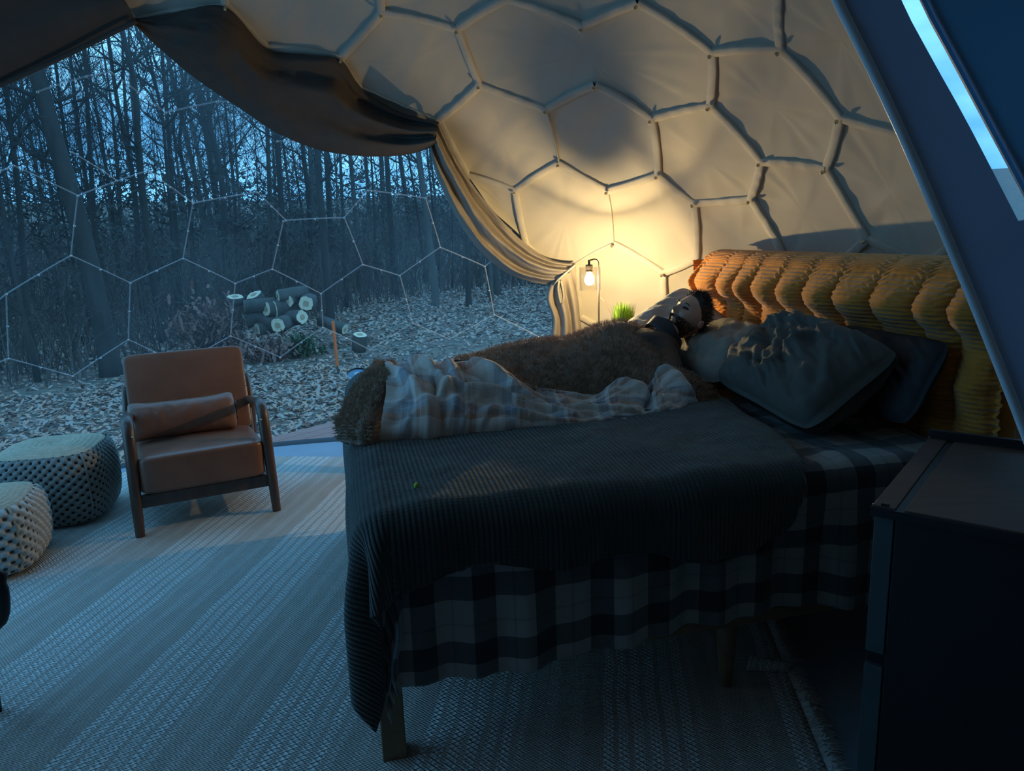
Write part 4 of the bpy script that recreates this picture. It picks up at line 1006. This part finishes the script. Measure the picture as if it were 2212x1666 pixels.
# fur roll at the foot end
roll_curves = [bcurve([(812, 783), (775, 825), (742, 880), (722, 925), (735, 955)], [1.5, 1.25, .95, .75, .70], 9),
  bcurve([(826, 780), (800, 820), (768, 880), (750, 925), (760, 958)], [1.42, 1.13, .84, .64, .60], 9),
  bcurve([(842, 782), (826, 820), (800, 880), (785, 925), (790, 960)], [1.40, 1.10, .80, .60, .58], 9),
  bcurve([(856, 788), (846, 822), (832, 880), (822, 925), (822, 958)], [1.46, 1.18, .88, .68, .64], 9)]
def rdisp(u, v): return .012*fb(u*6, v*3, 7)-.014*math.exp(-((v-.48)/.10)**2)*sm(.25, .6, u)
m2, f2 = loft(roll_curves, 70, 40, rdisp); m2.build('fur_end', M['fur'], throw)
blades(surf_pts(f2, 9000, 3), 9000, .024, M['furtip'], 'fur_pile', throw, .0011, .35, 22, .3)
m2b, f2b = loft([roll_curves[0], [p+BU*.03+BV*.06-Vector((0, 0, .03)) for p in roll_curves[0]]], 40, 12); m2b.build('fur_end_back', M['fur'], throw)
# fur edge turned up at the head side
edge_curves = [bcurve([(1438, 806), (1470, 800), (1510, 822), (1545, 850), (1560, 880)], [.98, .95, .92, .88, .86], 9),
  bcurve([(1444, 820), (1480, 825), (1515, 850), (1540, 878), (1548, 900)], [.88, .84, .80, .76, .76], 9),
  bcurve([(1440, 838), (1475, 855), (1500, 880), (1520, 905), (1530, 915)], [.86, .80, .76, .72, .70], 9)]
m3, f3 = loft(edge_curves, 50, 24, lambda u, v: .014*math.sin(v*math.pi)+.006*fb(u*5, v*3)); m3.build('fur_edge', M['fur'], throw)
blades(surf_pts(f3, 4500, 4), 4500, .022, M['furtip'], 'fur_pile', throw, .0011, .3, 23, .3)
# flannel side folded toward the camera
fl_curves = [
  bcurve([(838, 790), (900, 786), (960, 788), (1010, 784), (1056, 781), (1090, 802), (1118, 824), (1152, 838), (1221, 849), (1286, 859), (1325, 831), (1364, 829), (1396, 843), (1435, 800), (1472, 824), (1503, 868)], [1.44, 1.30, 1.20, 1.12, 1.04, .98, .94, .91, .87, .85, .86, .87, .86, .90, .88, .86], 40),
  bcurve([(838, 825), (900, 815), (960, 818), (1010, 822), (1060, 835), (1110, 855), (1160, 872), (1220, 880), (1290, 884), (1330, 870), (1370, 866), (1410, 875), (1446, 850), (1480, 858), (1508, 880)], [1.10, 1.02, .96, .92, .86, .82, .80, .77, .75, .75, .75, .75, .77, .76, .76], 40),
  bcurve([(832, 880), (900, 868), (960, 870), (1020, 878), (1090, 890), (1160, 898), (1230, 902), (1300, 905), (1370, 903), (1430, 898), (1470, 892), (1510, 890)], [.80, .76, .74, .72, .71, .70, .69, .68, .68, .69, .71, .73], 40),
  bcurve([(824, 925), (895, 918), (960, 915), (1030, 912), (1110, 916), (1180, 918), (1250, 920), (1320, 922), (1390, 920), (1440, 912), (1478, 902), (1512, 892)], [.66, .65, .65, .65, .65, .65, .65, .65, .65, .66, .68, .70], 40),
  bcurve([(815, 956), (870, 952), (925, 958), (980, 950), (1040, 944), (1110, 938), (1180, 940), (1260, 938), (1340, 936), (1400, 940), (1450, 925), (1485, 908), (1515, 893)], [.64, .64, .64, .64, .64, .64, .64, .64, .64, .64, .655, .67, .70], 40)]
FOLDS = [((.02, .15), (.14, .95), .026, .035), ((.10, .0), (.22, .75), .030, .035), ((.20, .02), (.235, .55), .030, .025), ((.235, .45), (.12, .80), .026, .03), ((.30, .1), (.55, .72), .028, .045), ((.24, .55), (.50, .62), .030, .040), ((.28, .80), (.66, .86), .020, .03),
  ((.50, .45), (.85, .70), .020, .035), ((.40, .25), (.62, .38), .018, .04), ((.73, .05), (.90, .75), .030, .035), ((.86, .05), (.99, .6), .026, .035), ((.80, .1), (.82, .6), -.026, .03), ((.16, .3), (.17, .9), -.022, .025), ((.26, .2), (.40, .50), -.024, .03), ((.55, .9), (.95, .80), .016, .03), ((.62,.5),(.72,.25),.014,.03)]
def fdist(u, v, A_, B_):
    ax, ay = A_; bx, by = B_; sx = 2.6; px, py = u*sx, v; ax *= sx; bx *= sx; dx, dy = bx-ax, by-ay
    t = max(0, min(1, ((px-ax)*dx+(py-ay)*dy)/(dx*dx+dy*dy))); t2 = t+.0
    return math.hypot(px-ax-dx*t, py-ay-dy*t), t2
def fldisp(u, v):
    z = .008*fb(u*9, v*5, 1)
    for A_, B_, amp, w in FOLDS:
        d, t = fdist(u+.012*math.sin(v*7+A_[0]*20), v+.03*math.sin(u*22), A_, B_); w2 = w*1.35
        z += amp*math.exp(-(d/w2)**2)*(.5+.5*math.sin(math.pi*min(1, t+.15)))
    return z*sm(0, .05, v)*sm(1.0, .95, v)*1.35+.004+.007*(1-abs(ns(u*13, v*4+u*6, 8))*4)*sm(0, .1, v)*sm(1, .9, v)
m4, f4 = loft(fl_curves, 320, 130, fldisp, (1.75, .62)); m4.build('flannel_lining', M['throw'], throw, solid=-.006)

# ---------------------------------------------------------------- bedside table, lamp, plant
LX, LY = .50, 4.42
nsd = tag(empty('nightstand', (LX+.22, LY, 0)), 'small dark bedside table behind the bed carrying the lamp and grass pot', 'table')
mm = MB(); mm.box((LX+.20, LY+.14, .80), (.26, .20, .014)); mm.build('table_top', M['wood'], nsd, smooth=False, bevel=.004)
for sx in (-1, 1):
    for sy in (-1, 1): mm = MB(); mm.box((LX+.20+sx*.23, LY+.14+sy*.17, .393), (.016, .016, .393)); mm.build('leg', M['wood'], nsd, smooth=False)
mm = MB(); mm.box((LX+.20, LY+.14, .35), (.24, .18, .010)); mm.build('shelf', M['wood'], nsd, smooth=False)
lamp = tag(empty('bedside_lamp', (LX+.05, LY, .814)), 'lit bedside lamp with bare bulb in a clear glass cylinder on a bent pole', 'lamp')
bc = aty(1273, 604, LY)
mm = MB(); mm.lathe((bc.x+.055, LY, .814), [(.001, 0), (.075, 0), (.075, .012), (.015, .018), (.001, .018)], 28); mm.build('base', M['darkmetal'], lamp)
top = aty(1273, 562, LY)
pl = [Vector((bc.x+.055, LY, .83)), Vector((bc.x+.055, LY, 1.10)), Vector((bc.x+.055, LY, top.z-.035)), Vector((bc.x+.050, LY, top.z-.008)), Vector((bc.x+.036, LY, top.z+.004)), Vector((bc.x+.012, LY, top.z-.000)), Vector((bc.x, LY, top.z-.004))]
mm = MB(); mm.tube(cr(pl, 40), .0050, 10); mm.build('pole', M['darkmetal'], lamp)
mm = MB(); mm.lathe((bc.x, LY, top.z-.040), [(.001, .042), (.007, .042), (.007, .014), (.021, .013), (.022, .006), (.022, -.012), (.019, -.014), (.019, -.020), (.022, -.022), (.022, -.028), (.017, -.031), (.017, -.040), (.001, -.040)][::-1], 24); mm.build('socket', M['darkmetal'], lamp)
mm = MB(); mm.lathe((bc.x, LY, bc.z), [(.001, -.034), (.014, -.032), (.024, -.022), (.0285, -.006), (.027, .010), (.019, .028), (.014, .042), (.013, .048)], 24); bl_ = mm.build('bulb', M['bulbglass'], lamp)
mm = MB(); mm.lathe((bc.x, LY, bc.z), [(.0005, -.012), (.008, -.009), (.0115, 0), (.008, .009), (.0005, .012)], 14); mm.build('filament', M['bulb'], bl_)
mm = MB(); mm.lathe((bc.x+.004, LY, bc.z-.064), [(.062, 0), (.064, .0), (.064, .138), (.062, .138), (.062, 0)], 36, cap=False); mm.build('glass_shade', M['glass'], lamp)
mm = MB(); mm.tube([aty(1297, 642, LY+.1), aty(1308, 655, LY+.1), aty(1318, 675, LY+.08), aty(1326, 700, LY+.06), aty(1328, 730, LY+.06)], .0012, 5); mm.build('cord', M['wood'], lamp)
gp = aty(1347, 712, LY-.06)
pt = tag(empty('grass_pot', (gp.x, gp.y, .814)), 'bright green artificial grass in a grey pot beside the lit lamp', 'plant')
mm = MB(); mm.lathe((gp.x, gp.y, .815), [(.001, 0), (.042, 0), (.058, .15), (.052, .15), (.050, .135), (.001, .135)], 24); mm.build('pot', M['pot'], pt)
rr = random.Random(9); mb = MB()
for _ in range(520):
    a_ = rr.random()*6.283; r_ = .05*math.sqrt(rr.random()); p = Vector((gp.x+r_*math.cos(a_), gp.y+r_*math.sin(a_), .95)); d = Vector((math.cos(a_)*r_*2.2+rr.gauss(0, .05), math.sin(a_)*r_*2.2+rr.gauss(0, .05), 1)).normalized(); L = rr.uniform(.10, .185)
    s_ = Vector((math.cos(a_+1.2), math.sin(a_+1.2), 0))*.0026; q = p+d*L*.6; e2 = p+d*L+Vector((d.x, d.y, 0))*.02*rr.random(); mb.add([p-s_, p+s_, q+s_*.8, q-s_*.8, e2], [(0, 1, 2, 3), (3, 2, 4)])
gr_ = mb.build('grass_blades', M['grass'], pt, smooth=False); gr_['kind'] = 'stuff'

# ---------------------------------------------------------------- purifier at the foot of the bed
ac = aty(772, 803, 4.72); pur = tag(empty('fan_heater', (ac.x, ac.y, 0)), 'black tower heater with a glowing blue touch panel behind the foot of the bed', 'heater')
tilt = Vector((.06, -.42, 1)).normalized(); H_ = ac.z
mm = MB(); mm.lathe((ac.x, ac.y, 0), [(.001, 0), (.10, 0), (.10, .012), (.055, .03), (.058, .3), (.066, H_-.045), (.001, H_-.045)], 32); mm.build('body', M['black'], pur)
mm = MB(); mm.lathe((ac.x, ac.y, H_-.06), [(.001, 0), (.066, 0), (.069, .045), (.069, .055), (.066, .058)], 32, axis=tilt, cap=False); mm.build('rim', M['steel'], pur)
mm = MB(); mm.lathe((ac.x, ac.y, H_-.06), [(.067, .050), (.001, .050)], 32, axis=tilt, cap=False); mm.build('touch_panel', mat('blue_gloss_panel', (.02, .16, .36), .12, coat=.5), pur)
tx = tilt.orthogonal().normalized(); tx = Vector((1, 0, 0)) - tilt*tilt.x; tx.normalize(); ty = tilt.cross(tx)
cc = Vector((ac.x, ac.y, H_-.06))+tilt*.051
for (x, y, s_, m_) in ((-.02, .012, .0016, 'ledw'), (-.010, .018, .0016, 'ledw'), (.0, .022, .0016, 'ledw'), (.012, .018, .0016, 'ledw'), (-.012, .002, .0016, 'ledw'), (.0, .004, .0018, 'ledw'), (.020, .008, .0018, 'led'), (.008, -.012, .0042, 'led'), (.018, -.010, .0042, 'led')):
    mm = MB(); mm.box(cc+tx*x+ty*y, (s_, s_*1.2, .0006), Matrix((tx, ty, tilt)).transposed()); mm.build('indicator', M[m_], pur, smooth=False)

# ---------------------------------------------------------------- armchair
cF = atz(295, 1163, 0); cG = atz(605, 1103, 0); cw = (cG-cF); CWd = cw.length-.04; cx = cw.normalized(); cy = Vector((-cx.y, cx.x, 0))
cO = cF+cx*.02
def K(x, y, z): return cO+cx*x+cy*y+Vector((0, 0, z))
ch = tag(empty('armchair', K(CWd/2, .35, 0)), 'tan leather armchair with dark bent wood arms facing the bed', 'armchair')
for sx in (0, 1):
    x = CWd*sx; o_ = (-1 if sx == 0 else 1)
    fr_ = [K(x, -.02, 0), K(x-o_*.004, .0, .22), K(x-o_*.01, .02, .42), K(x-o_*.012, .035, .52), K(x-o_*.012, .06, .59), K(x-o_*.012, .11, .625), K(x-o_*.012, .20, .625), K(x-o_*.012, .34, .60), K(x-o_*.012, .50, .575), K(x-o_*.012, .60, .565)]
    mm = MB(); mm.tube(cr(fr_, 40), [.019+.006*min(1, i/14) for i in range(40)], 10, flat=1.25, upv=cx); mm.build('arm_frame', M['wood'], ch)
    mm = MB(); mm.tube([K(x, .78, 0), K(x, .70, .28), K(x, .62, .52), K(x-o_*.01, .66, .72)], [.017, .024, .024, .018], 8); mm.build('leg', M['wood'], ch)
    mm = MB(); mm.box(K(x-o_*.012, .36, .19), (.014, .33, .03), Matrix((cx, cy, Vector((0, 0, 1)))).transposed()); mm.build('side_rail', M['wood'], ch, smooth=False, bevel=.004)
    mm = MB(); q0 = K(x-o_*.03, .02, .555); mm.lathe(q0, [(.001, 0), (.006, 0), (.006, .004), (.001, .005)], 10, axis=-cy); mm.build('screw_cap', M['metal'], ch)
mm = MB(); mm.box(K(CWd/2, .03, .19), (CWd/2-.01, .014, .036), Matrix((cx, cy, Vector((0, 0, 1)))).transposed()); mm.build('front_rail', M['wood'], ch, smooth=False, bevel=.004)
mm = MB(); mm.box(K(CWd/2, .68, .60), (CWd/2-.0, .012, .03), Matrix((cx, cy, Vector((0, 0, 1)))).transposed()); mm.build('back_rail', M['wood'], ch, smooth=False, bevel=.004)
def cushion(c, ax, sz, m, name, par, p=5.0, crown=.02, seed=0, wr=.0):
    mb = MB(); n = 44
    def fn(u, v):
        th, ph = u*2*math.pi, (v-.5)*math.pi; sp_ = lambda t: math.copysign(abs(t)**(2/p), t)
        x, y, z = sp_(math.cos(ph))*sp_(math.cos(th)), sp_(math.cos(ph))*sp_(math.sin(th)), sp_(math.sin(ph))
        z2 = z*sz[2]+crown*z*(1-x*x)*(1-y*y) + wr*fb(x*3+seed, y*3, z)
        return c+ax @ Vector((x*sz[0], y*sz[1], z2))
    mb.grid(n*2, n, fn); o = mb.build(name, m, par); weld(o, .0005); return o
Z3 = Vector((0, 0, 1)); sa = R_(3)
ax = Matrix((cx, (cy*math.cos(sa)-Z3*math.sin(sa)), (cy*math.sin(sa)+Z3*math.cos(sa)))).transposed()
cushion(K(CWd/2, .335, .318), ax, (CWd/2-.028, .36, .106), M['leather'], 'seat_cushion', ch, 12, .022)
ba_ = R_(20); ax = Matrix((cx, (cy*math.sin(ba_)+Z3*math.cos(ba_)), (-cy*math.cos(ba_)+Z3*math.sin(ba_)))).transposed()
cushion(K(CWd/2, .66, .635), ax, (CWd/2-.015, .27, .055), M['leather'], 'back_cushion', ch, 14, .02)
mm = MB(); mm.box(K(CWd-.01, .62, .43), (.002, .045, .075), Matrix((cx, cy, Z3)).transposed()); mm.build('care_label', M['white'], ch, smooth=False)
lr = R_(-6); lx = (cx*math.cos(lr)+Z3*math.sin(-lr)*.0).normalized(); ax = Matrix((lx, (cy*.35+Z3*.94).normalized(), (-cy*.94+Z3*.35).normalized())).transposed()
lum = tag(empty('lumbar_cushion', K(CWd/2-.06, .42, .54)), 'brown leather bolster cushion resting across the armchair seat', 'cushion')
mb = MB()
def lumf(u, v):
    x = 2*u-1; th = v*2*math.pi; e_ = (1-abs(x)**6)**.35; q = abs(x)**5
    r1, r2 = .105*e_*(1+.05*math.sin(th*8)*q)+.045*q, .075*e_+.004
    return K(CWd/2-.055, .40+.02, .545)+ax @ Vector((x*.295, math.cos(th)*r1*(1+.08*q), math.sin(th)*r2+.006*fb(x*4, th)))
mb.grid(70, 40, lumf); mb.build('cushion_body', M['leather'], lum)
for sx in (-1, 1):
    mm = MB(); mm.tube([K(CWd/2-.055, .42, .545)+ax @ Vector((sx*.297, math.cos(t*.5236)*.058, math.sin(t*.5236)*.012)) for t in range(13)], .004, 6); mm.build('piping', M['wood'], lum)

# ---------------------------------------------------------------- poufs
def pouf(c, r, h, rot, m, label, pw=3.6, bump=.006, per=.046):
    e_p = tag(empty('woven_pouf', c), label, 'pouf'); c = Vector(c); circ = 2*math.pi*r
    def rad(th):
        a_ = th+rot; k_ = (abs(math.cos(a_))**pw+abs(math.sin(a_))**pw)**(-1/pw); return r*k_
    def side(u, v):
        th = u*2*math.pi; z = h*v; bul = 1+.06*math.sin(v*math.pi)-.10*(abs(2*v-1)**6)
        su, sv = u*circ, v*h; b_ = bump*abs(math.sin(2*math.pi*su/per)*math.sin(2*math.pi*sv/per))**.5*(1 if math.sin(2*math.pi*su/per)*math.sin(2*math.pi*sv/per) < 0 else -.8)
        R1 = rad(th)*bul+b_; return c+Vector((R1*math.cos(th), R1*math.sin(th), .015+z))
    circ = round(circ/per)*per
    mb = MB(); mb.grid(360, 90, side, lambda u, v: (u*circ, v*h)); o = mb.build('woven_side', m, e_p); o['kind'] = 'stuff'
    def topf(u, v):
        th = u*2*math.pi; s_ = 1-v; R1 = rad(th)*.90*s_; z = h+.015+.035*(1-s_**2.5)-.03*math.exp(-((s_-.0)/.35)**2)-.006*(s_ > .98)+.002*math.sin(s_*60+2*math.sin(th*2))
        return c+Vector((R1*math.cos(th), R1*math.sin(th), z))
    mb = MB(); mb.grid(90, 40, topf); weld(mb.build('top_cover', M['rope'], e_p), .0005)
    th = -rot-math.pi*.75; mm = MB()
    for t0 in (math.pi/4-rot, 3*math.pi/4-rot, 5*math.pi/4-rot, 7*math.pi/4-rot):
        mm = MB(); mm.tube([side((t0/(2*math.pi)) % 1, v/10)+Vector((math.cos(t0), math.sin(t0), 0))*.004 for v in range(11)], .005, 6); mm.build('corner_seam', M['poufdark'] if m is M['poufdark'] else M['rope'], e_p)
pouf((-2.68, 4.10, .012), .285, .40, R_(-12), M['poufdark'], 'larger grey woven pouf with dark holes standing beside the armchair')
pouf((-2.66, 3.42, .012), .262, .33, R_(-18), M['pouflight'], 'smaller cream knobbly woven pouf at the left edge', bump=.010, per=.054)

# ---------------------------------------------------------------- cabinet at right
cz = .90; k0 = atz(1884, 1090, cz); k1 = atz(2006, 945, cz); ky = (k1-k0); kd = ky.length; ky = ky.normalized(); kx = Vector((ky.y, -ky.x, 0))
def CP(x, y, z): return Vector((k0.x, k0.y, 0))+kx*x+ky*y+Vector((0, 0, z))
RK = Matrix((kx, ky, Z3)).transposed(); cab = tag(empty('cabinet', CP(.25, .3, 0)), 'black fronted cabinet with a brown wooden top at the lower right corner', 'cabinet')
def kbox(name, x0, x1, y0, y1, z0, z1, m, bev=.002):
    mm = MB(); mm.box(CP((x0+x1)/2, (y0+y1)/2, (z0+z1)/2), ((x1-x0)/2, (y1-y0)/2, (z1-z0)/2), RK); return mm.build(name, m, cab, smooth=False, bevel=bev)
WK = .44
kbox('top_board', 0, .050, 0, kd, cz-.022, cz, M['counter']); kbox('top_board', .068, WK, 0, kd, cz-.022, cz, M['counter'])
kbox('inset_strip', .050, .068, 0, kd, cz-.022, cz-.004, M['cabdark'], 0)
kbox('front_edge', -.002, WK, -.006, 0, cz-.026, cz-.004, M['cabdark'], 0)
kbox('back_rail', .0, WK, kd, kd+.014, cz-.02, cz+.025, M['cabdark'])
kbox('stile', .004, .046, .012, .03, .52, cz-.028, M['cabpanel']); kbox('stile', .004, .046, .012, .03, .06, .485, M['cabpanel'])
kbox('carcass', .004, WK-.004, .031, kd-.01, .0, cz-.0225, M['cabdark']); kbox('door', .05, WK-.004, .006, .03, .04, cz-.028, M['cabdark'])
for (x, y) in ((.002, .002), (.002, kd)):
    mm = MB(); mm.lathe(CP(x, y, cz), [(.001, 0), (.003, 0), (.003, .0015), (.001, .002)], 8); mm.build('pin', M['steel'], cab)
kbox('latch', .018, .034, .003, .013, cz, cz+.006, M['cabdark'], 0)

# ---------------------------------------------------------------- dark stool at the left edge
s0_ = atz(-8, 1545, 0); stl = tag(empty('side_chair', s0_), 'black wooden chair barely entering the picture at the lower left edge', 'chair')
sx0, sy0 = s0_.x, s0_.y
mm = MB(); mm.tube(cr([Vector((sx0-.46, sy0+.02, .60)), aty(-30, 1235, s0_.y), aty(0, 1262, s0_.y), aty(8, 1300, s0_.y), aty(4, 1338, s0_.y), aty(-22, 1370, s0_.y), aty(-24, 1440, s0_.y), Vector((sx0, sy0, .012))], 40), .019, 10); mm.build('arm', M['black'], stl)
for dx, dy in ((-.50, .0), (-.02, -.50), (-.50, -.50)):
    mm = MB(); mm.tube([Vector((sx0+dx, sy0+dy, .012)), Vector((sx0+dx*.96, sy0+dy*.96, .42))], [.014, .019], 8); mm.build('leg', M['black'], stl)
mm = MB(); mm.box((sx0-.27, sy0-.25, .43), (.24, .24, .035)); mm.build('seat', M['black'], stl, bevel=.015)
mm = MB(); mm.box((sx0-.50, sy0-.25, .66), (.02, .24, .17)); mm.build('backrest', M['black'], stl, bevel=.01)
